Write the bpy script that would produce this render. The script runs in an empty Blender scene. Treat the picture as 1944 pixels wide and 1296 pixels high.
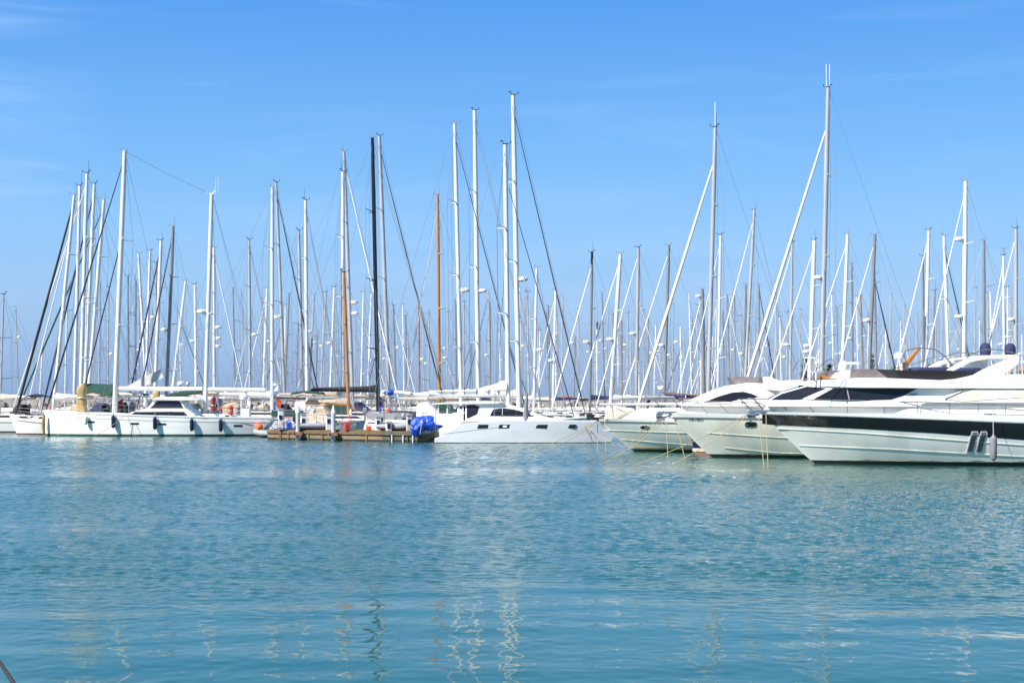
import bpy, bmesh, math, random
from math import sin, cos, pi, radians
from mathutils import Vector, Matrix
R = random.Random(7)
SC = bpy.context.scene
COL = SC.collection

# ------------------------------------------------------------------ camera, sky, sun, exposure
F = 2700.0            # focal length in photo pixels (photo is 1944 wide)
CX, HZ, CH = 972.0, 765.0, 2.5
cam = bpy.data.objects.new('camera', bpy.data.cameras.new('camera'))
COL.objects.link(cam)
cam.location = (0, 0, CH); cam.rotation_euler = (radians(90), 0, 0)
cam.data.sensor_width = 36; cam.data.lens = 36 * F / 1944
cam.data.shift_y = (HZ - 648) / 1944
cam.data.clip_start = .5; cam.data.clip_end = 30000
SC.camera = cam

SUN = Vector((-1.0, -0.75, 1.25)).normalized()
el = math.asin(SUN.z)
az = math.atan2(SUN.x, SUN.y)
W = bpy.data.worlds.new('World'); SC.world = W; W.use_nodes = True
nt = W.node_tree; nt.nodes.clear()
def wn(t, **k):
    n = nt.nodes.new(t)
    for a, b in k.items(): setattr(n, a, b)
    return n
sky = wn('ShaderNodeTexSky', sky_type='NISHITA', sun_disc=False, sun_elevation=el, sun_rotation=az,
         air_density=1.0, dust_density=0.6, ozone_density=3.0, altitude=0)
tc = wn('ShaderNodeTexCoord'); sep = wn('ShaderNodeSeparateXYZ')
nt.links.new(tc.outputs['Generated'], sep.inputs[0])
ramp = wn('ShaderNodeValToRGB')          # how deep the air is at each elevation
SKYRAMP = [(0.0, (1.7, 2.9, 5.1)), (0.03, (2.1, 3.45, 5.85)), (0.07, (2.5, 4.2, 6.7)), (0.12, (2.05, 4.25, 7.3)), (0.18, (1.3, 3.6, 7.2)), (0.27, (.62, 2.6, 6.7)), (0.5, (.4, 1.8, 5.0)), (1.0, (.4, 1.3, 3.8))]
cr = ramp.color_ramp
for i, (p, c) in enumerate(SKYRAMP):
    e = cr.elements[i] if i < 2 else cr.elements.new(p)
    e.position = p; e.color = (c[0] / 8, c[1] / 8, c[2] / 8, 1)
nt.links.new(sep.outputs['Z'], ramp.inputs[0])
rs = wn('ShaderNodeVectorMath', operation='SCALE'); rs.inputs['Scale'].default_value = 8.0
nt.links.new(ramp.outputs[0], rs.inputs[0])
mx = wn('ShaderNodeMix', data_type='RGBA'); mx.inputs[0].default_value = .86
nt.links.new(sky.outputs[0], mx.inputs[6]); nt.links.new(rs.outputs[0], mx.inputs[7])
# thin high cirrus
mp = wn('ShaderNodeMapping'); mp.inputs['Scale'].default_value = (2.2, 2.2, 16); mp.inputs['Rotation'].default_value = (0, radians(3), 0)
nt.links.new(tc.outputs['Generated'], mp.inputs[0])
nz = wn('ShaderNodeTexNoise'); nz.inputs['Scale'].default_value = 2.1; nz.inputs['Detail'].default_value = 6; nz.inputs['Roughness'].default_value = .55; nz.inputs['Distortion'].default_value = .6
nt.links.new(mp.outputs[0], nz.inputs[0])
cl = wn('ShaderNodeMapRange'); cl.inputs['From Min'].default_value = .52; cl.inputs['From Max'].default_value = .82; cl.inputs['To Max'].default_value = .10
nt.links.new(nz.outputs[0], cl.inputs[0])
dt = wn('ShaderNodeVectorMath', operation='DOT_PRODUCT'); dt.inputs[1].default_value = Vector((-.345, .92, .205)).normalized()
nm = wn('ShaderNodeVectorMath', operation='NORMALIZE'); nt.links.new(tc.outputs['Generated'], nm.inputs[0]); nt.links.new(nm.outputs[0], dt.inputs[0])
wm = wn('ShaderNodeMapRange', interpolation_type='SMOOTHSTEP'); wm.inputs['From Min'].default_value = .9955; wm.inputs['From Max'].default_value = 1.0; nt.links.new(dt.outputs['Value'], wm.inputs[0])
wz = wn('ShaderNodeMapRange'); wz.inputs['From Min'].default_value = .40; wz.inputs['From Max'].default_value = .72; wz.inputs['To Max'].default_value = .17; nt.links.new(nz.outputs[0], wz.inputs[0])
wp = wn('ShaderNodeMath', operation='MULTIPLY'); nt.links.new(wm.outputs[0], wp.inputs[0]); nt.links.new(wz.outputs[0], wp.inputs[1])
wa_ = wn('ShaderNodeMath', operation='ADD'); nt.links.new(wp.outputs[0], wa_.inputs[0]); nt.links.new(cl.outputs[0], wa_.inputs[1])
mc = wn('ShaderNodeMix', data_type='RGBA'); mc.inputs[7].default_value = (6.0, 7.4, 9.4, 1)
nt.links.new(wa_.outputs[0], mc.inputs[0]); nt.links.new(mx.outputs[2], mc.inputs[6])
bg = wn('ShaderNodeBackground'); bg.inputs['Strength'].default_value = .08
nt.links.new(mc.outputs[2], bg.inputs[0])
wo = wn('ShaderNodeOutputWorld'); nt.links.new(bg.outputs[0], wo.inputs[0])

sl = bpy.data.lights.new('sun', 'SUN'); sl.energy = 5.0; sl.angle = radians(.5); sl.color = (1, .94, .84)
so = bpy.data.objects.new('sun', sl); COL.objects.link(so)
so.rotation_euler = SUN.to_track_quat('Z', 'Y').to_euler(); so.location = (-60, -20, 80)
SC.view_settings.view_transform = 'Standard'; SC.view_settings.look = 'None'
SC.view_settings.exposure = 0.8; SC.view_settings.gamma = 1

# ------------------------------------------------------------------ materials
M = {}
def mat(name, col, rough=.5, metal=0., noise=.12, scale=(3, 3, 3), bump=0., spec=.5, detail=4):
    m = bpy.data.materials.new(name); m.use_nodes = True; n = m.node_tree; b = n.nodes['Principled BSDF']
    b.inputs['Roughness'].default_value = rough; b.inputs['Metallic'].default_value = metal
    b.inputs['Specular IOR Level'].default_value = spec
    t = n.nodes.new('ShaderNodeTexCoord'); p = n.nodes.new('ShaderNodeMapping'); p.inputs['Scale'].default_value = scale
    n.links.new(t.outputs['Object'], p.inputs[0])
    x = n.nodes.new('ShaderNodeTexNoise'); x.inputs['Scale'].default_value = 1; x.inputs['Detail'].default_value = detail
    n.links.new(p.outputs[0], x.inputs[0])
    mi = n.nodes.new('ShaderNodeMix'); mi.data_type = 'RGBA'
    lo = [max(0, c * (1 - noise)) for c in col]; hi = [min(1, c * (1 + noise)) for c in col]
    mi.inputs[6].default_value = (*lo, 1); mi.inputs[7].default_value = (*hi, 1)
    mr = n.nodes.new('ShaderNodeMapRange'); mr.inputs[1].default_value = .3; mr.inputs[2].default_value = .7
    n.links.new(x.outputs[0], mr.inputs[0]); n.links.new(mr.outputs[0], mi.inputs[0])
    n.links.new(mi.outputs[2], b.inputs['Base Color'])
    if bump:
        bn = n.nodes.new('ShaderNodeBump'); bn.inputs['Strength'].default_value = bump; bn.inputs['Distance'].default_value = .05
        n.links.new(x.outputs[0], bn.inputs['Height']); n.links.new(bn.outputs[0], b.inputs['Normal'])
    M[name] = m
    return m
mat('gelcoat', (.80, .80, .77), .22, 0, .05, (.5, .5, 2.5))
mat('gelcoat_worn', (.79, .785, .735), .3, 0, .13, (.9, .9, .35), detail=8)
mat('gelcoat_cream', (.78, .765, .68), .3, 0, .14, (1.2, 1.2, .4), detail=8)
mat('gelcoat_grey', (.56, .60, .62), .28, 0, .06, (.6, .6, 2))
mat('gelcoat_pale', (.60, .63, .65), .26, 0, .06, (.6, .6, 2))
mat('gelcoat_navy', (.012, .017, .06), .15, 0, .1)
mat('gelcoat_red', (.25, .03, .03), .3)
mat('deck', (.74, .73, .70), .6, 0, .08, (3, 3, 3))
mat('antifoul', (.012, .018, .022), .6)
mat('antifoul_green', (.02, .07, .05), .6)
mat('antifoul_red', (.16, .03, .025), .6)
mat('antifoul_blue', (.02, .04, .13), .6)
mat('black_glass', (.012, .013, .016), .06, 0, .05)
mat('dark_glass', (.02, .02, .028), .08, 0, .2)
mat('smoke_glass', (.17, .145, .15), .12, 0, .25)
mat('grime', (.42, .40, .28), .7, 0, .3, (3, 3, 1))
mat('mast_white', (.66, .66, .64), .35, 0, .05, (2, 2, .6))
mat('mast_alu', (.43, .435, .44), .38, .25, .1, (2, 2, .4))
mat('mast_grey', (.22, .225, .235), .45, .2, .1, (2, 2, .4))
mat('mast_black', (.012, .012, .016), .3, 0, .1)
mat('mast_brown', (.26, .14, .09), .5)
mat('varnish', (.44, .17, .03), .3, 0, .2, (9, 9, .5))
mat('teak', (.42, .19, .07), .6, 0, .25, (1, 12, 12))
mat('steel', (.45, .46, .48), .25, .8, .05)
mat('rail_steel', (.20, .20, .21), .35, .5, .05)
mat('wire', (.30, .31, .33), .4, .4, .05)
mat('rope_white', (.62, .60, .55), .8)
mat('rope_tan', (.42, .32, .17), .9, 0, .25, (14, 14, 14))
mat('rope_dark', (.022, .02, .018), .9, 0, .3, (30, 30, 30), .5)
mat('cloth_white', (.74, .73, .70), .85, 0, .07, (2, 2, 5), .4)
mat('cloth_cream', (.70, .63, .51), .85, 0, .1, (2, 2, 5), .4)
mat('cloth_beige', (.48, .38, .28), .85, 0, .12, (2, 2, 5), .4)
mat('cloth_grey', (.28, .28, .31), .85, 0, .1, (2, 2, 5), .4)
mat('cloth_navy', (.018, .024, .085), .8, 0, .15, (2, 2, 5), .3)
mat('cloth_blue', (.02, .09, .42), .8, 0, .15, (2, 2, 5), .3)
mat('cloth_green', (.007, .05, .034), .8, 0, .15, (2, 2, 5), .3)
mat('cloth_black', (.014, .014, .018), .8, 0, .15, (2, 2, 5), .3)
mat('cloth_yellow', (.40, .285, .12), .7, 0, .12, (3, 3, 1.5), .7)
mat('cloth_red', (.45, .05, .03), .8)
mat('tarp_blue', (.008, .065, .46), .42, 0, .2, (4, 4, 4), 1.0)
mat('plastic_white', (.78, .78, .77), .35, 0, .03)
mat('plastic_navy', (.012, .016, .07), .45)
mat('plastic_grey', (.24, .24, .25), .5)
mat('plastic_black', (.015, .015, .017), .5)
mat('plastic_orange', (.85, .14, .03), .45)
mat('plastic_red', (.6, .05, .03), .45)
mat('plastic_yellow', (.75, .45, .03), .5)
mat('rubber_tan', (.30, .21, .08), .8, 0, .3, (10, 10, 4))
mat('hypalon_grey', (.30, .32, .33), .6, 0, .08)
mat('concrete', (.20, .145, .085), .9, 0, .25, (1.2, 1.2, 1.2), .5, detail=8)
mat('concrete_wet', (.10, .095, .07), .6, 0, .4, (2, 2, 2), .4, detail=8)
mat('timber', (.15, .10, .055), .9, 0, .3, (1, 6, 6), .4)
mat('pile_grey', (.46, .47, .47), .7, 0, .1, (3, 3, .6))
mat('rock', (.30, .25, .20), .95, 0, .35, (.9, .9, .9), .8, detail=8)
mat('sea_wall', (.40, .36, .31), .9, 0, .2, (.4, .4, .8), .3)
mat('bark', (.14, .10, .07), .95, 0, .3, (3, 3, 1))
mat('leaf', (.055, .085, .03), .7, 0, .35, (1, 1, 1))
mat('leaf_dark', (.025, .05, .025), .7, 0, .35, (1, 1, 1))
mat('render_ochre', (.55, .38, .22), .9, 0, .1, (.3, .3, .3))
mat('render_white', (.72, .68, .6), .9, 0, .08, (.3, .3, .3))
mat('roof_tile', (.42, .13, .06), .85, 0, .2, (.6, .6, .6))
mat('quay_ground', (.30, .27, .22), .95, 0, .2, (.1, .1, .1))

def water_material():
    m = bpy.data.materials.new('water'); m.use_nodes = True; n = m.node_tree; b = n.nodes['Principled BSDF']
    L = n.links.new
    def N(t, **k):
        x = n.nodes.new(t)
        for a, c in k.items(): setattr(x, a, c)
        return x
    def math_(op, a, c=None, clamp=False):
        x = N('ShaderNodeMath', operation=op, use_clamp=clamp)
        for i, v in enumerate((a, c)):
            if v is None: continue
            if isinstance(v, (int, float)): x.inputs[i].default_value = v
            else: L(v, x.inputs[i])
        return x.outputs[0]
    tc = N('ShaderNodeTexCoord')
    def noise(sx, sy, rot=0, detail=2, rough=.5, dist=0):
        p = N('ShaderNodeMapping'); p.inputs['Scale'].default_value = (sx, sy, 1); p.inputs['Rotation'].default_value = (0, 0, radians(rot))
        L(tc.outputs['Object'], p.inputs[0])
        x = N('ShaderNodeTexNoise'); x.inputs['Scale'].default_value = 1; x.inputs['Detail'].default_value = detail
        x.inputs['Roughness'].default_value = rough; x.inputs['Distortion'].default_value = dist
        L(p.outputs[0], x.inputs[0]); return x.outputs[0]
    at = N('ShaderNodeAttribute', attribute_name='wind'); wind = at.outputs['Fac']
    mid = noise(1.6, 3.4, -6, 2, .5, .4)
    fine = noise(5.0, 9.0, 8, 3, .62)
    h = math_('MULTIPLY', mid, math_('ADD', .003, math_('MULTIPLY', wind, .033)))
    h = math_('ADD', h, math_('MULTIPLY', fine, math_('ADD', .0006, math_('MULTIPLY', wind, .022))))
    bp = N('ShaderNodeBump'); bp.inputs['Strength'].default_value = 1; bp.inputs['Distance'].default_value = 1
    L(h, bp.inputs['Height']); L(bp.outputs[0], b.inputs['Normal'])
    tint = noise(.02, .05, 0, 3)
    mi = N('ShaderNodeMix', data_type='RGBA'); mi.inputs[6].default_value = (.011, .072, .062, 1); mi.inputs[7].default_value = (.016, .090, .072, 1)
    L(tint, mi.inputs[0]); L(mi.outputs[2], b.inputs['Base Color'])
    b.inputs['Roughness'].default_value = .045; b.inputs['IOR'].default_value = 1.333
    M['water'] = m
water_material()

# ------------------------------------------------------------------ mesh building
def slice_z(poly, x):
    z = []
    for (xa, za), (xb, zb) in zip(poly, poly[1:] + poly[:1]):
        if min(xa, xb) - 1e-6 <= x <= max(xa, xb) + 1e-6:
            if abs(xb - xa) < 1e-6: z += [za, zb]
            else: z.append(za + (zb - za) * (x - xa) / (xb - xa))
    return (min(z), max(z)) if z else (0, 0)
class MB:
    def __init__(s): s.v = []; s.f = []; s.m = []
    def add(s, vs, fs, mi=0):
        o = len(s.v); s.v += [tuple(v) for v in vs]; s.f += [tuple(i + o for i in f) for f in fs]; s.m += [mi] * len(fs); return s
    def box(s, c, d, mi=0, rz=0., taper=1.):
        x, y, z = d[0] / 2, d[1] / 2, d[2] / 2; vs = []
        for k, (a, b, e) in enumerate([(-1, -1, -1), (1, -1, -1), (1, 1, -1), (-1, 1, -1), (-1, -1, 1), (1, -1, 1), (1, 1, 1), (-1, 1, 1)]):
            t = taper if e > 0 else 1
            px, py = a * x * t, b * y * t
            vs.append((c[0] + px * cos(rz) - py * sin(rz), c[1] + px * sin(rz) + py * cos(rz), c[2] + e * z))
        return s.add(vs, [(0, 3, 2, 1), (4, 5, 6, 7), (0, 1, 5, 4), (1, 2, 6, 5), (2, 3, 7, 6), (3, 0, 4, 7)], mi)
    def tube(s, pts, r, n=6, mi=0, cap=True, flat=1.):
        pts = [Vector(p) for p in pts]; rr = r if isinstance(r, (list, tuple)) else [r] * len(pts)
        vs = []; fs = []; a0 = None
        for i, p in enumerate(pts):
            d = (pts[min(i + 1, len(pts) - 1)] - pts[max(i - 1, 0)])
            d = d.normalized() if d.length > 1e-9 else Vector((0, 0, 1))
            ref = Vector((0, 1, 0)) if abs(d.y) < .9 else Vector((1, 0, 0))
            a = d.cross(ref).normalized(); b = d.cross(a)
            for k in range(n):
                t = 2 * pi * k / n
                vs.append(p + (a * cos(t) + b * sin(t) * flat) * rr[i])
        for i in range(len(pts) - 1):
            for k in range(n):
                fs.append((i * n + k, i * n + (k + 1) % n, (i + 1) * n + (k + 1) % n, (i + 1) * n + k))
        if cap: fs += [tuple(range(n - 1, -1, -1)), tuple(range((len(pts) - 1) * n, len(pts) * n))]
        return s.add(vs, fs, mi)
    def lathe(s, prof, c=(0, 0, 0), n=14, mi=0, axis='z'):
        vs = []; fs = []
        for (r, z) in prof:
            for k in range(n):
                t = 2 * pi * k / n
                q = (r * cos(t), r * sin(t), z)
                if axis == 'x': q = (z, r * cos(t), r * sin(t))
                if axis == 'y': q = (r * cos(t), z, r * sin(t))
                vs.append((c[0] + q[0], c[1] + q[1], c[2] + q[2]))
        for i in range(len(prof) - 1):
            for k in range(n):
                fs.append((i * n + k, i * n + (k + 1) % n, (i + 1) * n + (k + 1) % n, (i + 1) * n + k))
        fs += [tuple(range(n - 1, -1, -1)), tuple(range((len(prof) - 1) * n, len(prof) * n))]
        return s.add(vs, fs, mi)
    def ell(s, c, r, nu=12, nv=7, mi=0, half=False):
        prof = []
        for j in range(nv + 1):
            t = (pi / 2 * j / nv) if half else (-pi / 2 + pi * j / nv)
            prof.append((max(.001, cos(t)), sin(t)))
        vs = []; fs = []
        for (q, z) in prof:
            for k in range(nu):
                t = 2 * pi * k / nu; vs.append((c[0] + r[0] * q * cos(t), c[1] + r[1] * q * sin(t), c[2] + r[2] * z))
        for i in range(nv):
            for k in range(nu): fs.append((i * nu + k, i * nu + (k + 1) % nu, (i + 1) * nu + (k + 1) % nu, (i + 1) * nu + k))
        fs += [tuple(range(nu - 1, -1, -1)), tuple(range(nv * nu, nv * nu + nu))]
        return s.add(vs, fs, mi)
    def house(s, poly, w, mi=0):
        """solid whose side outline is poly (x,z); half width w(x,z)"""
        n = len(poly); vs = [(x, -w(x, z), z) for x, z in poly] + [(x, w(x, z), z) for x, z in poly]
        fs = [tuple(range(n)), tuple(range(2 * n - 1, n - 1, -1))] + [(i, n + i, n + (i + 1) % n, (i + 1) % n) for i in range(n)]
        return s.add(vs, fs, mi)
    def houseg(s, poly, w, mi=0, nx=44, nz=4):
        """like house() but laid out in columns so the sides may curve"""
        xs = sorted(set([p[0] for p in poly])); x0, x1 = xs[0], xs[-1]
        xs = sorted(set(xs + [x0 + (x1 - x0) * i / nx for i in range(1, nx)])); R_ = []
        xs = [x for i, x in enumerate(xs) if i == 0 or x - xs[i - 1] > 1e-3]
        for x in xs:
            a, b = slice_z(poly, x); b = max(b, a + .004)
            zz = [a + (b - a) * k / nz for k in range(nz + 1)]
            R_ += [(x, -w(x, z), z) for z in zz] + [(x, w(x, z), z) for z in reversed(zz)]
        K = 2 * (nz + 1); n = len(xs)
        fs = [(i * K + k, i * K + (k + 1) % K, (i + 1) * K + (k + 1) % K, (i + 1) * K + k) for i in range(n - 1) for k in range(K)]
        fs += [tuple(range(K)), tuple(range(n * K - 1, (n - 1) * K - 1, -1))]
        return s.add(R_, fs, mi)
    def panel(s, poly, w, off=.012, th=.03, sides=(-1, 1), mi=0):
        n = len(poly)
        for sg in sides:
            a = [(x, sg * (w(x, z) + off), z) for x, z in poly] + [(x, sg * (w(x, z) + off - th), z) for x, z in poly]
            fs = [tuple(range(n)), tuple(range(2 * n - 1, n - 1, -1))] + [(i, n + i, n + (i + 1) % n, (i + 1) % n) for i in range(n)]
            s.add(a, fs, mi)
        return s
    def band(s, w, x0, x1, zlo, zhi, nx=20, nz=2, off=.012, th=.03, sides=(-1, 1), mi=0):
        """curved panel laid on a hull side w(x,z)"""
        for sg in sides:
            vs = []; fs = []; K = nz + 1
            for lay in (off, off - th):
                for i in range(nx + 1):
                    x = x0 + (x1 - x0) * i / nx
                    for k in range(K):
                        z = zlo(x) + (zhi(x) - zlo(x)) * k / nz
                        vs.append((x, sg * (w(x, z) + lay), z))
            o = (nx + 1) * K
            for i in range(nx):
                for k in range(nz):
                    q = i * K + k
                    fs.append((q, q + K, q + K + 1, q + 1)); fs.append((o + q, o + q + 1, o + q + K + 1, o + q + K))
                fs.append((i * K, o + i * K, o + (i + 1) * K, (i + 1) * K))
                fs.append((i * K + nz, (i + 1) * K + nz, o + (i + 1) * K + nz, o + i * K + nz))
            for i in (0, nx):
                for k in range(nz): fs.append((i * K + k, i * K + k + 1, o + i * K + k + 1, o + i * K + k))
            s.add(vs, fs, mi)
        return s
    def build(s, name, mats, parent=None, smooth=True, ang=38, bevel=0., loc=None):
        me = bpy.data.meshes.new(name)
        me.from_pydata(s.v, [], s.f)
        bm = bmesh.new(); bm.from_mesh(me); bmesh.ops.recalc_face_normals(bm, faces=bm.faces); bm.to_mesh(me); bm.free()
        if isinstance(mats, str): mats = [mats]
        for m in mats: me.materials.append(M[m])
        me.polygons.foreach_set('material_index', s.m)
        if smooth:
            me.polygons.foreach_set('use_smooth', [True] * len(me.polygons))
            me.set_sharp_from_angle(angle=radians(ang))
        o = bpy.data.objects.new(name, me); COL.objects.link(o)
        if parent is not None: o.parent = parent
        if loc: o.location = loc
        if bevel:
            b = o.modifiers.new('bevel', 'BEVEL'); b.width = bevel; b.segments = 2; b.limit_method = 'ANGLE'; b.angle_limit = radians(30)
        return o

def tag(o, label=None, cat=None, group=None, kind=None):
    if label: o['label'] = label
    if cat: o['category'] = cat
    if group: o['group'] = group
    if kind: o['kind'] = kind
    return o
def thing(name, loc, label, cat, group=None, rz=0.):
    o = bpy.data.objects.new(name, None); COL.objects.link(o); o.location = loc; o.rotation_euler = (0, 0, rz); o.empty_display_size = .3
    return tag(o, label, cat, group)
def WX(px, d): return (px - CX) * d / F
def WZ(py, d): return CH - (py - HZ) * d / F
def sides(name, mt, parent, poly, w, off=.012, th=.03, extra=()):
    xs = [p[0] for p in poly]
    for sg in (-1, 1): o = MB().band(w, min(xs), max(xs), lambda x: slice_z(poly, x)[0], lambda x: slice_z(poly, x)[1] + .001, 36, 3, off, th, (sg,)).build(name, mt, parent)
    return o
class Loc:
    """local metres of a thing standing at (X0, Y0): measured at depth d"""
    def __init__(s, X0, Y0): s.X0 = X0; s.Y0 = Y0
    def p(s, px, py, d): return (WX(px, d) - s.X0, WZ(py, d))
    def poly(s, pts, d): return [s.p(a, b, d) for a, b in pts]
    def v(s, px, py, d): return (WX(px, d) - s.X0, d - s.Y0, WZ(py, d))
def lerp(a, b, t): return a + (b - a) * t
def pw(xs, ys):
    def f(x):
        if x <= xs[0]: return ys[0]
        for i in range(len(xs) - 1):
            if x <= xs[i + 1]: return lerp(ys[i], ys[i + 1], (x - xs[i]) / (xs[i + 1] - xs[i]))
        return ys[-1]
    return f
def sag(a, b, s, n=8):
    a = Vector(a); b = Vector(b)
    return [a.lerp(b, i / n) - Vector((0, 0, s * 4 * (i / n) * (1 - i / n))) for i in range(n + 1)]

def hull(B, zs, stem, stern, sgn, stern_w=.7, flare=(.06, .4), pwr=2.2, tmax=.42, keel=-.5, boot=.10, nt=26, mats=('gelcoat', 'antifoul', 'deck'), camber=.08, levels=(.2, .4, .6, .8, 1.0), bulge=1.3):
    """stern at -x, bow at +x before sgn; returns (MB, half width function of local x,z)"""
    def plan(t):
        if t < tmax: return stern_w + (1 - stern_w) * sin(pi / 2 * t / tmax)
        return max(0.004, 1 - ((t - tmax) / (1 - tmax)) ** pwr)
    def hb(t, z):
        t = min(max(t, 0), 1)
        u = max(-1, min(1.05, z / zs(t))); fl = flare[0] + (flare[1] - flare[0]) * t ** 2.2
        s = 1 - fl * max(0, 1 - u) ** bulge if u >= 0 else (1 - fl) * (1 + u * .8)
        return B / 2 * plan(t) * max(.02, s)
    def w(x, z):
        x *= sgn; a = stern(z); b = stem(z); return hb((x - a) / (b - a), z)
    mb = MB(); ts = [i / nt for i in range(nt + 1)]; ts = [1 - (1 - t) ** 1.35 for t in ts]
    lv = [keel, 0., boot] + list(levels); K = len(lv); vs = []
    for sg in (-1, 1):
        for t in ts:
            for k in range(K):
                z = lv[k] if k < 3 else lerp(boot, zs(t), lv[k])
                vs.append((sgn * lerp(stern(z), stem(z), t), sg * hb(t, z), z))
    T = len(ts); fs = []; ms = []
    for h in (0, 1):
        o = h * T * K
        for i in range(T - 1):
            for k in range(K - 1):
                fs.append((o + i * K + k, o + (i + 1) * K + k, o + (i + 1) * K + k + 1, o + i * K + k + 1)); ms.append(1 if k < 2 else 0)
    for k in range(K - 1): fs.append((k, k + 1, T * K + k + 1, T * K + k)); ms.append(1 if k < 2 else 0)
    for k in range(K - 1):
        e = (T - 1) * K; fs.append((e + k, T * K + e + k, T * K + e + k + 1, e + k + 1)); ms.append(1 if k < 2 else 0)
    for i in range(T - 1): fs.append((i * K, T * K + i * K, T * K + (i + 1) * K, (i + 1) * K)); ms.append(1)
    o = len(vs); lo = -.03
    for t in ts:                                       # crowned deck just inside the sheer
        z = zs(t); x = sgn * lerp(stern(z), stem(z), t); vs.append((x, 0, z + camber))
    for i in range(T - 1):
        a, b = i * K + K - 1, (i + 1) * K + K - 1
        fs.append((a, b, o + i + 1, o + i)); fs.append((T * K + b, T * K + a, o + i, o + i + 1)); ms += [2, 2]
    fs.append((K - 1, o, T * K + K - 1)); ms.append(0)
    mb.v = vs; mb.f = fs; mb.m = ms
    return mb, w, lambda x: zs(min(max((x * sgn - stern(1)) / (stem(1) - stern(1)), 0), 1))

def rail(mb, pts, h, r=.014, mids=(.5,), stanch=True):
    top = [(p[0], p[1], p[2] + h) for p in pts]
    mb.tube(top, r, 5)
    for m in mids: mb.tube([(p[0], p[1], p[2] + h * m) for p in pts], r * .6, 4)
    if stanch:
        for p, q in zip(pts, top): mb.tube([p, q], r, 5)
    return mb

def add_fender(px, py, d, ln, rad, col, label, group='fenders hanging along the hulls', top=None, rope='rope_white'):
    x, z = WX(px, d), WZ(py, d)
    t = thing('fender', (x, d, z), label, 'fender', group)
    h = ln / 2
    MB().lathe([(.02, -h), (rad * .55, -h + .04), (rad, -h + rad * .9), (rad, h - rad * .9), (rad * .5, h - .05), (rad * .25, h), (rad * .25, h + .06)], n=12).build('fender_body', col, t)
    MB().tube([(0, 0, h), (0, .06, h + (top or .6))], .012, 4).build('fender_rope', rope, t)
    return t

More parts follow.
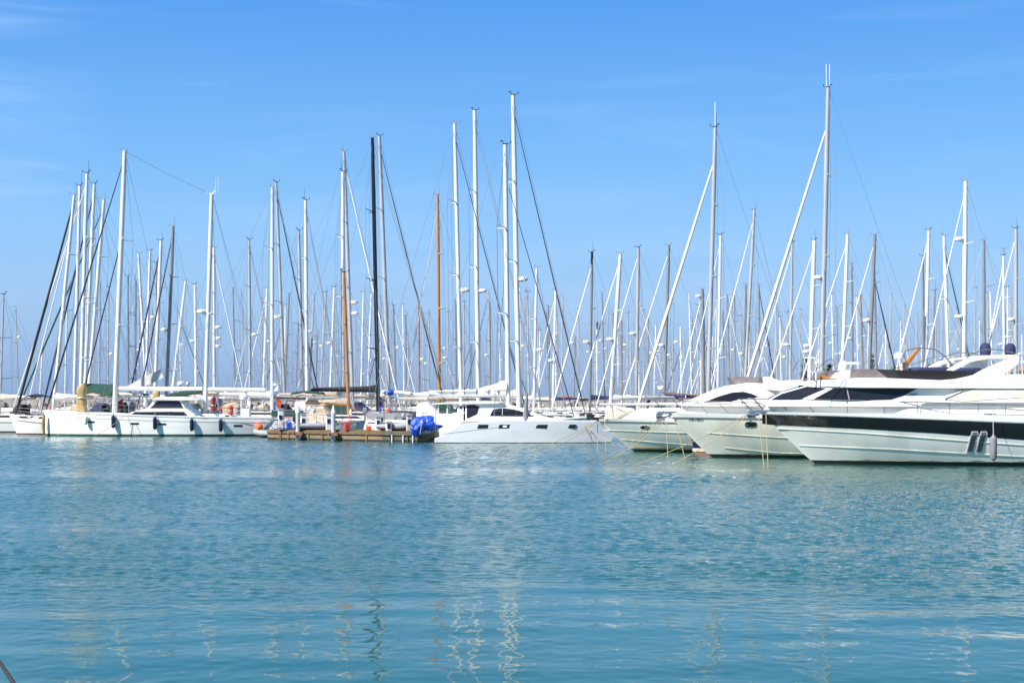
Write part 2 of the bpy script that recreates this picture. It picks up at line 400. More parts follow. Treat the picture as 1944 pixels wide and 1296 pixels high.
# ------------------------------------------------------------------ water, land, breakwater
import numpy as np
def sea():
    """harbour water: real wavelets in front of the boats, flat beyond them"""
    rg = np.random.default_rng(4)
    def waves(n, l0, l1, spread, mean):
        lam = l0 * (l1 / l0) ** rg.random(n); th = mean + spread * rg.standard_normal(n); k = 2 * np.pi / lam
        return k * np.sin(th), k * np.cos(th), 1 / k, rg.random(n) * 2 * np.pi
    ruff = waves(130, .12, .42, .9, .2); ruff2 = waves(50, .40, .75, .9, .2); swell = waves(18, .8, 3.0, .25, .04); tiny = waves(90, .12, .45, 1.5, -.2)
    def field(w, X, Y, st):
        z = np.zeros_like(X); n = 0
        for kx, ky, a, p in zip(*w):
            if 2 * math.pi * a > 2.7 * st: z += a * np.sin(kx * X + ky * Y + p); n += 1
        return z / math.sqrt(max(n, 12))
    def wind(X, Y):
        yb = 18.6 + 1.7 * np.sin(.33 * X + .7) + .9 * np.sin(.85 * X + 2) - 2.6 / (1 + np.exp(-(X - 4.5) * 1.2)) + 1.3 / (1 + np.exp((X + 2.5) * 1.2)) + .5 * np.sin(2.1 * X + Y)
        m = 1 / (1 + np.exp(-(Y - yb) * 1.05))
        sl = .62 * np.exp(-((Y - 53 - .09 * X - 1.5 * np.sin(.12 * X)) / 3.0) ** 2) + .45 * np.exp(-((Y - 26 + .3 * X) / 1.3) ** 2 - ((X + 7) / 4.5) ** 2) + .4 * np.exp(-((Y - 23.5 - .35 * (X - 3)) / .8) ** 2 - ((X - 4) / 3.5) ** 2)
        g = .88 + .14 * np.sin(.21 * X + .05 * Y) * np.sin(.09 * Y + .4 + .07 * X) + .12 * np.sin(.55 * X - .3 * Y)
        return np.clip(m * g * (1 - sl), 0, 1.1)
    V = []; Q = []; Wn = []; n0 = 0
    bands = [(9.0, 22.0, .045, 12.5), (22.0, 46.0, .06, 21.0), (46.0, 104.0, .145, 44.0)]
    for (y0, y1, st, hw) in bands:
        ny = int(round((y1 - y0) / st)) + 1; nx = int(2 * hw / st) + 1
        X, Y = np.meshgrid(np.linspace(-hw, hw, nx), np.linspace(y0, y1, ny)); wd = wind(X, Y)
        b = np.clip((Y - 38) / 8, 0, 1); b = b * b * (3 - 2 * b)
        z = .17 * wd * b * field(ruff2, X, Y, .1) + (.025 * (1 - .4 * wd)) * field(swell, X, Y, .06)
        if st < .1: z += (1 - b) * (.19 * wd * field(ruff, X, Y, .06) + .025 * (1 - .3 * wd) * field(tiny, X, Y, .06))
        fade = np.clip(np.minimum(hw - np.abs(X), 1e9) / .8, 0, 1) * (np.clip((104 - Y) / 2, 0, 1) if y1 > 100 else 1)
        V.append(np.stack([X, Y, z * fade], -1).reshape(-1, 3)); Wn.append(wd.reshape(-1))
        i = np.arange(ny - 1)[:, None] * nx + np.arange(nx - 1)[None, :] + n0
        Q.append(np.stack([i, i + 1, i + nx + 1, i + nx], -1).reshape(-1, 4)); n0 += nx * ny
    flat = [(-9000, -300, -.22), (9000, -300, -.22), (9000, 104, -.22), (-9000, 104, -.22), (-9000, 103.9, 0), (9000, 103.9, 0), (9000, 16000, 0), (-9000, 16000, 0),
            (-9000, 9, -.04), (-12.4, 9, -.04), (-12.4, 22, -.04), (-20.9, 22, -.04), (-20.9, 46, -.04), (-43.9, 46, -.04), (-43.9, 104, -.04), (-9000, 104, -.04),
            (9000, 9, -.04), (12.4, 9, -.04), (12.4, 22, -.04), (20.9, 22, -.04), (20.9, 46, -.04), (43.9, 46, -.04), (43.9, 104, -.04), (9000, 104, -.04)]
    V.append(np.array(flat, float)); Wn.append(np.full(len(flat), .9))
    V = np.concatenate(V); Q = np.concatenate(Q); Wn = np.concatenate(Wn)
    extra = [(0, 1, 2, 3), (4, 5, 6, 7), tuple(range(8, 16)), tuple(range(16, 24))]
    me = bpy.data.meshes.new('water'); nl = Q.size + sum(len(e) for e in extra)
    me.vertices.add(len(V)); me.vertices.foreach_set('co', V.reshape(-1))
    me.loops.add(nl); me.loops.foreach_set('vertex_index', np.concatenate([Q.reshape(-1)] + [np.array(e) + n0 for e in extra]))
    cnt = np.concatenate([np.full(len(Q), 4), [len(e) for e in extra]]); me.polygons.add(len(cnt))
    me.polygons.foreach_set('loop_start', np.concatenate([[0], np.cumsum(cnt)[:-1]])); me.polygons.foreach_set('use_smooth', np.ones(len(cnt), bool))
    me.update(); me.validate()
    a = me.attributes.new('wind', 'FLOAT', 'POINT'); a.data.foreach_set('value', Wn.astype(np.float32))
    me.materials.append(M['water']); o = bpy.data.objects.new('water', me); COL.objects.link(o); return tag(o, kind='structure')
sea()
t = MB().box((160, 372, .4), (330, 60, 3.2)).build('ground', 'quay_ground'); tag(t, kind='structure')

rk = MB(); q = random.Random(3)
for i in range(900):
    x = q.uniform(-165, 175); k = q.random(); y = 311 - 6 * (1 - k); z = -.3 + 2.6 * k; r = q.uniform(.6, 1.3)
    n0 = len(rk.v); rk.ell((x, y, z), (r * q.uniform(.8, 1.4), r, r * q.uniform(.6, .9)), 6, 4)
    for j in range(n0, len(rk.v)):
        a = rk.v[j]; rk.v[j] = (a[0] + q.uniform(-.2, .2), a[1] + q.uniform(-.2, .2), a[2] + q.uniform(-.15, .15))
tag(rk.build('rock_armour', 'rock', smooth=False), 'pile of brown boulders along the foot of the far breakwater', 'rocks', kind='stuff')
bw = MB(); bw.box((5, 316, 1.4), (350, 7, 3.6)); bw.box((5, 313.2, 3.4), (350, 1.2, .5))
tag(bw.build('breakwater_wall', 'sea_wall', smooth=False), 'long low pale stone breakwater wall behind all the masts', 'wall')

def far_house(px, d, w, h, wallm, label, cat='house'):
    x = WX(px, d); t = thing('house', (x, d, 1.9), label, cat)
    b = MB().box((0, 0, h / 2), (w, 7, h)); b.build('wall', wallm, t, smooth=False)
    r = MB(); r.add([(-w / 2 - .4, -3.9, h), (w / 2 + .4, -3.9, h), (w / 2 + .4, 3.9, h), (-w / 2 - .4, 3.9, h), (-w / 2 + min(1, w * .3), 0, h + min(1.6, w * .16)), (w / 2 - min(1, w * .3), 0, h + min(1.6, w * .16))],
                    [(0, 1, 5, 4), (2, 3, 4, 5), (0, 4, 3), (1, 2, 5), (3, 2, 1, 0)]); r.build('roof', 'roof_tile', t, smooth=False)
    k = max(2, int(w / 2.4))
    for i in range(k):
        for zz in ([.55] if h < 4.5 else [.3, .72]):
            f = MB().box((-w / 2 + w * (i + .5) / k, -3.53, h * zz), (1.0, .08, 1.2)).build('window', 'dark_glass', t, smooth=False)
            MB().box((-w / 2 + w * (i + .5) / k, -3.56, h * zz - .68), (1.3, .16, .1)).build('sill', 'render_white', f, smooth=False)
    return t
far_house(1076, 330, 2.4, 2.0, 'render_white', 'tiny ochre house with red roof on the breakwater behind the catamaran bow')
far_house(1932, 352, 17, 8.0, 'render_ochre', 'ochre house with orange tiled roof behind the navy radar domes')
far_house(1850, 362, 15, 5.4, 'render_white', 'low white house seen through the radar arch of the big motor yacht')
far_house(1620, 358, 16, 6.0, 'render_ochre', 'ochre house hidden behind the flybridge and the masts above it')

def palm(px, d, h, label, seed):
    q = random.Random(seed); t = thing('palm_tree', (WX(px, d), d, 1.9), label, 'palm tree', 'trees behind the marina')
    MB().tube([(0, 0, 0), (.2, 0, h * .5), (.1, 0, h)], [.32, .22, .2], 7).build('trunk', 'bark', t)
    c = MB()
    for i in range(34):
        a = 2 * pi * i / 34 * 2.4 + q.uniform(-.2, .2); up = q.uniform(-.5, 1.1); L = q.uniform(2.0, 2.8); pts = []
        for j in range(7):
            s = j / 6; rr = L * s * cos(up * .7); zz = h + L * s * sin(up) - 1.5 * s * s * (1.2 + .3 * q.random())
            pts.append((cos(a) * rr + .1, sin(a) * rr, zz))
        for j in range(6):
            p, r2 = Vector(pts[j]), Vector(pts[j + 1]); wd = .38 * sin(pi * (j + .8) / 7.2); n = Vector((-sin(a), cos(a), 0)) * wd
            dr = Vector((0, 0, -wd * .8))
            c.add([p, r2, r2 + n * .5 + dr, p + n + dr], [(0, 1, 2, 3)]); c.add([p, r2, r2 - n * .5 + dr, p - n + dr], [(0, 1, 2, 3)])
    c.build('crown', 'leaf', t, smooth=False)
def pine(px, d, h, rad, label, seed):
    q = random.Random(seed); t = thing('pine_tree', (WX(px, d), d, 1.9), label, 'tree', 'trees behind the marina')
    MB().tube([(0, 0, 0), (0, 0, h)], [.35, .05], 7).build('trunk', 'bark', t)
    c = MB()
    for i in range(int(h * 2.2)):
        z = h * (.22 + .78 * i / (h * 2.2)); rr = rad * (1 - z / h) ** .8 + .3
        for k in range(7):
            a = q.uniform(0, 2 * pi); L = rr * q.uniform(.6, 1.1)
            for j in range(9):
                s = q.uniform(.15, 1); p = Vector((cos(a) * L * s, sin(a) * L * s, z + .25 * s * L + q.uniform(-.2, .2))); e = q.uniform(.25, .5)
                v = [p + Vector((q.uniform(-e, e), q.uniform(-e, e), q.uniform(-e, e) * .6)) for _ in range(3)]
                c.add(v, [(0, 1, 2)])
    c.build('crown', 'leaf_dark', t, smooth=False)
for i, (px, d, h, lb) in enumerate([(1705, 345, 9.0, 'short palm behind the flat white radar of the biggest motor yacht'), (1768, 342, 9.6, 'palm tree standing just right of the orange varnished staff'), (1796, 344, 10.0, 'palm tree behind the steel bimini frame of the big motor yacht'),
                                  (1556, 345, 9.0, 'palm tree beside the tall grey mast of the middle yacht row'), (1734, 356, 8.2, 'palm tree half hidden by the leaning orange staff'), (1930, 338, 8.2, 'low palm in front of the orange roofed house'), (1838, 348, 8.4, 'palm tree seen under the white radar arch')]):
    palm(px, d, h, lb, i)
pine(1654, 350, 13.0, 2.6, 'dark conifer with tiered boughs behind the grey masts', 5)
pine(1528, 352, 12.0, 2.2, 'dark slim conifer rising behind the white motor yachts', 6)
pine(1575, 356, 10.5, 2.8, 'broad dark conifer left of the dark tinted flybridge screen', 8)

# ------------------------------------------------------------------ sailing yachts
FOOT = []
def free(x0, x1, y, hb=2.05): return all(x1 < a or x0 > b or y + hb < c or y - hb > d for a, b, c, d in FOOT)
def reserve(x0, x1, y0, y1): FOOT.append((x0, x1, y0, y1))
reserve(-36.5, -17.5, 105.0, 112.0)      # white ketch
reserve(-7.5, 8.5, 86, 97.5)             # catamaran
reserve(-19, -5.5, 89, 102)              # pontoon head
reserve(3, 40, 50, 77)                   # motor yachts

def radar_unit(mb, x, z, bow, big):
    r = .34 * big
    mb.box((x + bow * r * .6, 0, z - .12), (r * 1.4, .12, .1)); mb.lathe([(r * .8, -.09), (r, -.03), (r, .10), (r * .75, .2), (.05, .23)], (x + bow * (r + .15), 0, z), 12)
def masthead(mb, x, z, bow, ant=True):
    k = .75
    mb.tube([(x, 0, z), (x + bow * .5 * k, 0, z + .12)], .014, 4); mb.tube([(x + bow * .5 * k, 0, z + .08), (x + bow * .5 * k, 0, z + .26)], .028, 4)
    mb.tube([(x, 0, z + .05), (x - bow * .3 * k, 0, z + .2)], .014, 4); mb.box((x - bow * .3 * k, 0, z + .24), (.2, .02, .07)); mb.box((x, 0, z + .05), (.32, .14, .07))
    if ant: mb.tube([(x - bow * .1, .06, z), (x - bow * .1, .06, z + 1.1)], [.018, .01], 4)

COVERS = ['cloth_white', 'cloth_cream', 'cloth_beige', 'cloth_beige', 'cloth_navy', 'cloth_green', 'cloth_grey', 'cloth_white', 'cloth_blue', 'cloth_black']
def sailing_yacht(xm, Y, H, lean, dia, bow, mastm, genoa, J, radars, label, group, det, q, cover=None, hullm=None, mastonly=False, backstay=True):
    L = max(8.5, min(17.5, J / .41)); a = L - J; B = min(4.4, 1.2 + L * .24); fb = .75 + .035 * L
    t = thing('sailing_yacht', (xm, Y, 0), label, 'sailing yacht', group, radians(q.uniform(-4, 4)))
    bf, sf = fb + .28, fb
    zs = lambda s: lerp(sf, bf, s ** 1.8) - .12 * sin(pi * s)
    st = q.choice([.35, .6, .9])
    hm = hullm or q.choice(['gelcoat'] * 6 + ['gelcoat_cream', 'gelcoat_navy', 'gelcoat_grey'])
    mb, w, zd = hull(B, zs, lambda z: J - st * (1 - max(0, z) / bf), lambda z: -a + .35 * (z / sf if z > 0 else 0), bow, q.uniform(.6, .8), (.08, .3), nt=18 if det else 10,
                     mats=None, levels=(.33, .66, 1.0) if det else (.5, 1.0))
    af = q.choice(['antifoul', 'antifoul_blue', 'antifoul_red', 'antifoul'])
    h = mb.build('hull', [hm, af, 'deck'], t)
    if det: MB().band(w, bow * (-a + .5), bow * (J - .4 - st * .2), lambda x: zd(x) - .2, lambda x: zd(x) - .12, 14, 1).build('cove_stripe', q.choice(['plastic_navy', 'cloth_navy', 'gelcoat_red', 'plastic_grey']), t)
    # coachroof with windows
    X = lambda u: bow * u
    z0 = fb - .02; z1 = fb + .52
    wc = lambda x, z: B * .33 * (1 - .25 * (z - z0)) * (1 - .35 * max(0, bow * x / J))
    cr_ = MB().houseg([(X(-.26 * L), z0), (X(J * .58), z0 + .1), (X(J * .34), z1 - .12), (X(-.22 * L), z1)], wc).build('coachroof', 'deck', t, bevel=.06 if det else 0)
    if det: sides('cabin_window', 'dark_glass', cr_, [(X(-.18 * L), z0 + .22), (X(J * .3), z0 + .22), (X(J * .2), z0 + .4), (X(-.18 * L), z0 + .42)], wc)
    # mast
    r = dia / 2
    ml = lambda z: lean * (z - 1.3) / (H - 1.3)
    m = MB().tube([(ml(fb), 0, fb), (ml(H * .8), 0, H * .8), (lean, 0, H)], [r, r, r * .78], 10 if det else 6).build('mast', mastm, t)
    if det or H > 15:
        g = MB(); masthead(g, lean, H, bow, q.random() < .5); g.build('masthead_instruments', 'plastic_black' if q.random() < .5 else 'plastic_grey', t)
    ns = 3 if H > 19 else 2; sp = [(i + 1) / (ns + 1) for i in range(ns)]
    rg = MB(); wr = .013 if det else .016
    for s in sp:
        z = fb + (H - fb) * s * .98; ln = B * .42 * (1 - .35 * s); sw = -bow * ln * .42
        g = MB()
        for sg in (-1, 1): g.tube([(ml(z), 0, z), (ml(z) + sw, sg * ln, z + .1)], [.05, .03], 5)
        g.build('spreader', 'mast_white' if mastm in ('mast_white', 'varnish', 'mast_brown') else mastm, t)
    for sg in (-1, 1):
        pts = [(-bow * .35, sg * B * .46, zd(-bow * .35))]
        for s in sp:
            z = fb + (H - fb) * s * .98; ln = B * .42 * (1 - .35 * s); pts.append((ml(z) - bow * ln * .42, sg * ln, z + .1))
        rg.tube(pts + [(lean, 0, H - .15)], wr, 4); rg.tube([(bow * .25, sg * B * .45, fb), (ml(H * .52), 0, H * .52)], wr, 4)
    bx = X(-a + .15)
    if backstay: rg.tube([(lean, 0, H), (bx, 0, sf + .1)], wr, 4)
    rg.tube([(lean, 0, H - .1), (X(J - .15), 0, bf)], wr, 4)
    rg.build('standing_rigging', 'wire', t)
    if genoa:
        gm, gr, gt = genoa
        zt = fb + (H - fb) * gt; e = (ml(zt), 0, zt); f0 = Vector((X(J - .25), 0, bf + .25)); e = Vector(e)
        MB().tube([f0, f0.lerp(e, .06), f0.lerp(e, .3), f0.lerp(e, .75), f0.lerp(e, .97), e], [gr * .5, gr * 1.0, gr * 1.15, gr * .9, gr * .6, gr * .3], 7).build('furled_genoa', gm, t)
    # boom and stowed mainsail
    bz = fb + 1.75 + (.45 if 'black mast and' in label else -.45 if 'bright orange varnished' in label else 0); bl = a * .62; cv = cover or q.choice(COVERS)
    MB().tube([(X(-.15), 0, bz), (X(-bl), 0, bz + .12)], .11, 7).build('boom', mastm if mastm != 'mast_brown' else 'mast_alu', t)
    c = MB(); n = 8; rings = []
    for i in range(n + 1):
        s = i / n; hh = lerp(.55, .22, s ** .6) * (1 + .1 * q.uniform(-1, 1)); x = X(lerp(-.1, -bl * .97, s)); zc = bz + .12 * s
        rings.append([(x, -.12, zc + .02), (x, -.17, zc + hh * .4), (x, -.07, zc + hh), (x, .07, zc + hh), (x, .17, zc + hh * .4), (x, .12, zc + .02)])
    k = 6
    c.add([p for rr in rings for p in rr], [(i * k + j, i * k + (j + 1) % k, (i + 1) * k + (j + 1) % k, (i + 1) * k + j) for i in range(n) for j in range(k)] + [tuple(range(k)), tuple(range(n * k + k - 1, n * k - 1, -1))])
    c.build('sail_cover', cv, t)
    for rz in radars:
        g = MB(); radar_unit(g, ml(rz), rz, bow, 1.0 if det else .85); g.build('radar_dome', 'plastic_white', t)
    if 'climbing steps' in label:
        g = MB(); [g.tube([(ml(z) - .3, 0, z), (ml(z) + .3, 0, z), (ml(z) + .32, 0, z - .1)], .016, 4) for z in [fb + 2.5 + .75 * i for i in range(9)]]; g.build('mast_step', 'wire', t)
    if 'antennas' in label or 'cream genoa, above' in label:
        g = MB(); [g.tube([(lean + bow * u, .05, H), (lean + bow * u * 1.2, .05, H + 1.9)], .028, 4) for u in ((-.12, .12) if 'antennas' in label else (0,))]; g.build('antenna', 'plastic_white', t)
    if 'black-topped' in label: MB().tube([(ml(H - 1.3), 0, H - 1.3), (lean, 0, H + .01)], r * .9, 8).build('mast_top', 'mast_black', t)
    if 'wind turbine' in label:
        g = MB(); g.tube([(lean, 0, H), (lean, 0, H + .7)], .05, 6)
        for k in range(3): th = .5 + 2 * pi * k / 3; g.add([(lean - .06, 0, H + .72), (lean + .06, .05, H + .72), (lean + 1.2 * cos(th), .02, H + .75 + 1.2 * sin(th)), (lean + 1.2 * cos(th), -.06, H + .7 + 1.2 * sin(th))], [(0, 1, 2), (0, 2, 3), (0, 3, 1), (1, 3, 2)])
        g.build('wind_generator', 'plastic_grey', t, smooth=False)
    if not det: return t
    # rails
    g = MB(); pts = []
    for i in range(9):
        x = X(lerp(-a + .3, J - .55, i / 8)); pts.append((x, i))
    for sg in (-1, 1): rail(g, [(x, sg * max(.12, w(x, zd(x)) - .06), zd(x)) for x, i in pts], .62, .013)
    xb = X(J - .55); g.tube([(xb, -w(xb, zd(xb)), zd(xb) + .62), (X(J - .05), 0, zd(xb) + .68), (xb, w(xb, zd(xb)), zd(xb) + .62)], .016, 5)
    g.build('guard_rail', 'rail_steel', t)
    # sprayhood and, on some, bimini / wind generator / canister
    sc = q.choice(['cloth_navy', 'cloth_beige', 'cloth_black', 'cloth_grey', 'cloth_navy', 'cloth_beige', 'cloth_green', 'cloth_white'])
    def canopy(x0, x1, zb, zt, wd, name, mt):
        g = MB(); n = 8; vs = []
        for (x, zt_) in ((x0, zt), ((x0 + x1) / 2, zt + .04), (x1, lerp(zb, zt, .35) if name == 'sprayhood' else zt - .05)):
            for i in range(n + 1):
                th = pi * i / n; vs.append((x, -wd * cos(th), zb + (zt_ - zb) * (sin(th) ** .45)))
        o = len(vs); vs += [(x, y * .97, z - .03) for x, y, z in vs]; K = n + 1; fs = []
        for i in range(2):
            for j in range(n):
                fs.append((i * K + j, i * K + j + 1, (i + 1) * K + j + 1, (i + 1) * K + j)); fs.append((o + i * K + j, o + (i + 1) * K + j, o + (i + 1) * K + j + 1, o + i * K + j + 1))
        for j in range(n):
            for e in (0, 2 * K): fs.append((e + j, o + e + j, o + e + j + 1, e + j + 1))
        g.add(vs, fs); return g.build(name, mt, t)
    canopy(X(-.26 * L), X(-.14 * L), fb + .3, fb + 1.35, B * .34, 'sprayhood', sc)
    if q.random() < .55:
        wd = B * .36; zt = fb + 2.05; x0, x1 = X(-.30 * L), X(-.46 * L)
        g = MB(); n = 6; vs = []
        for x, dz in ((x0, -.08), ((x0 + x1) / 2, .05), (x1, -.08)):
            for i in range(n + 1): y = lerp(-wd, wd, i / n); vs.append((x, y, zt + dz + .16 * (1 - (y / wd) ** 2)))
        o = len(vs); vs += [(x, y, z - .05) for x, y, z in vs]; K = n + 1
        fs = [(i * K + j, i * K + j + 1, (i + 1) * K + j + 1, (i + 1) * K + j) for i in range(2) for j in range(n)] + [(o + i * K + j, o + (i + 1) * K + j, o + (i + 1) * K + j + 1, o + i * K + j + 1) for i in range(2) for j in range(n)]
        fs += [(i, i + 1, o + i + 1, o + i) for i in range(n)] + [(2 * K + i, o + 2 * K + i, o + 2 * K + i + 1, 2 * K + i + 1) for i in range(n)]
        b = g.add(vs, fs).build('bimini', sc, t)
        for x in (x0, x1):
            for sg in (-1, 1): MB().tube([(X(-.38 * L), sg * wd, fb + .1), (x, sg * wd, zt - .1)], .016, 4).build('bimini_frame', 'rail_steel', b)
    # fittings: hatches, coiled halyards, weather cloths, ensign, solar panel, outboard
    for u in (J * .72, J * .45): MB().box((X(u), 0, lerp(fb, bf, .5) + .2), (.5, .5, .12)).build('deck_hatch', 'dark_glass', t)
    g = MB(); [g.lathe([(.05, -.28), (.11, -.1), (.11, .05), (.04, .25)], (X(.18), s * .22, fb + .9 + .2 * s), 7) for s in (-1, 1)]; g.build('halyard_coil', q.choice(['rope_white', 'cloth_blue', 'cloth_red', 'rope_dark']), t)
    if q.random() < .6:
        cm = q.choice(['cloth_navy', 'cloth_white', 'cloth_grey', 'cloth_grey', 'cloth_green', 'cloth_beige']); x0, x1 = X(-a + .4), X(-a + 2.6)
        for sg in (-1, 1): MB().add([(x0, sg * (w(x0, zd(x0)) - .05), zd(x0) + .1), (x1, sg * (w(x1, zd(x1)) - .05), zd(x1) + .1), (x1, sg * (w(x1, zd(x1)) - .05), zd(x1) + .58), (x0, sg * (w(x0, zd(x0)) - .05), zd(x0) + .6)], [(0, 1, 2, 3)]).build('weather_cloth', cm, t)
    if q.random() < .5:
        x = X(-a + .12); g = MB().tube([(x, .3, sf + .4), (X(-a - .35), .3, sf + 1.9)], .018, 4).build('ensign_staff', 'varnish', t)
        e = MB(); xx = X(-a - .33); n = 6; vs = [(xx + bow * (.05 + .02 * i), .3 + .07 * sin(i * 1.3), sf + 1.85 - .85 * i / n - .0) for i in range(n + 1)] + [(xx + bow * (.5 - .03 * i), .3 + .09 * sin(i * 1.3 + 1), sf + 1.55 - .85 * i / n) for i in range(n + 1)]
        e.add(vs, [(i, i + 1, n + 2 + i, n + 1 + i) for i in range(n)]).build('ensign', q.choice(['cloth_red', 'cloth_navy', 'cloth_red', 'cloth_white']), g)
    if q.random() < .45:
        x = X(-a + .3); zz = sf + 1.9; g = MB(); g.tube([(x, -B * .3, sf), (x, -B * .3, zz), (x, B * .3, zz), (x, B * .3, sf)], .03, 6); ar_ = g.build('stern_arch', 'steel', t); MB().box((x, 0, zz + .06), (.8, B * .55, .04), 0, 0).build('solar_panel', 'black_glass', ar_)
    if q.random() < .45:
        x = X(-a + .2); g = MB(); g.box((x, -B * .22, sf + .75), (.3, .24, .42)); g.box((x - bow * .05, -B * .22, sf + .3), (.12, .1, .7)); g.build('outboard', q.choice(['plastic_black', 'plastic_grey', 'plastic_white']), t, bevel=.04)
    if q.random() < .35:
        x = X(-a + .35); g = MB().tube([(x, B * .25, sf), (x, B * .25, sf + 2.6)], .04, 6); g.build('generator_pole', 'steel', t)
        g = MB(); z = sf + 2.75; g.ell((x, B * .25, z), (.25, .12, .12), 8, 5)
        for k in range(3 if q.random() < .6 else 6):
            th = q.random() + 2 * pi * k / 3; g.add([(x + bow * .2, B * .25 - .05, z), (x + bow * .2, B * .25 + .05, z), (x + bow * .22 + .05 * cos(th), B * .25 + .55 * cos(th), z + .55 * sin(th)), (x + .45 * cos(th), B * .25, z + .55 * sin(th))], [(0, 1, 2), (0, 2, 3), (0, 3, 1), (1, 3, 2)])
        g.build('wind_generator', 'plastic_white', t, smooth=False)
    if q.random() < .5:
        x = X(-a + .5); g = MB().lathe([(.05, -.06), (.16, -.04), (.16, .04), (.05, .06)], (x, -B * .33, sf + .62), 12, axis='y'); g.build('life_ring', q.choice(['plastic_orange', 'plastic_white', 'plastic_red']), t)
    if q.random() < .4:
        x = X(-a + .9); MB().lathe([(.12, -.4), (.24, -.38), (.24, .38), (.12, .4)], (x, -B * .2, sf + .4), 10, axis='x').build('liferaft_canister', 'plastic_white', t)
    return t

WHT, ALU, GRY = 'mast_white', 'mast_alu', 'mast_grey'
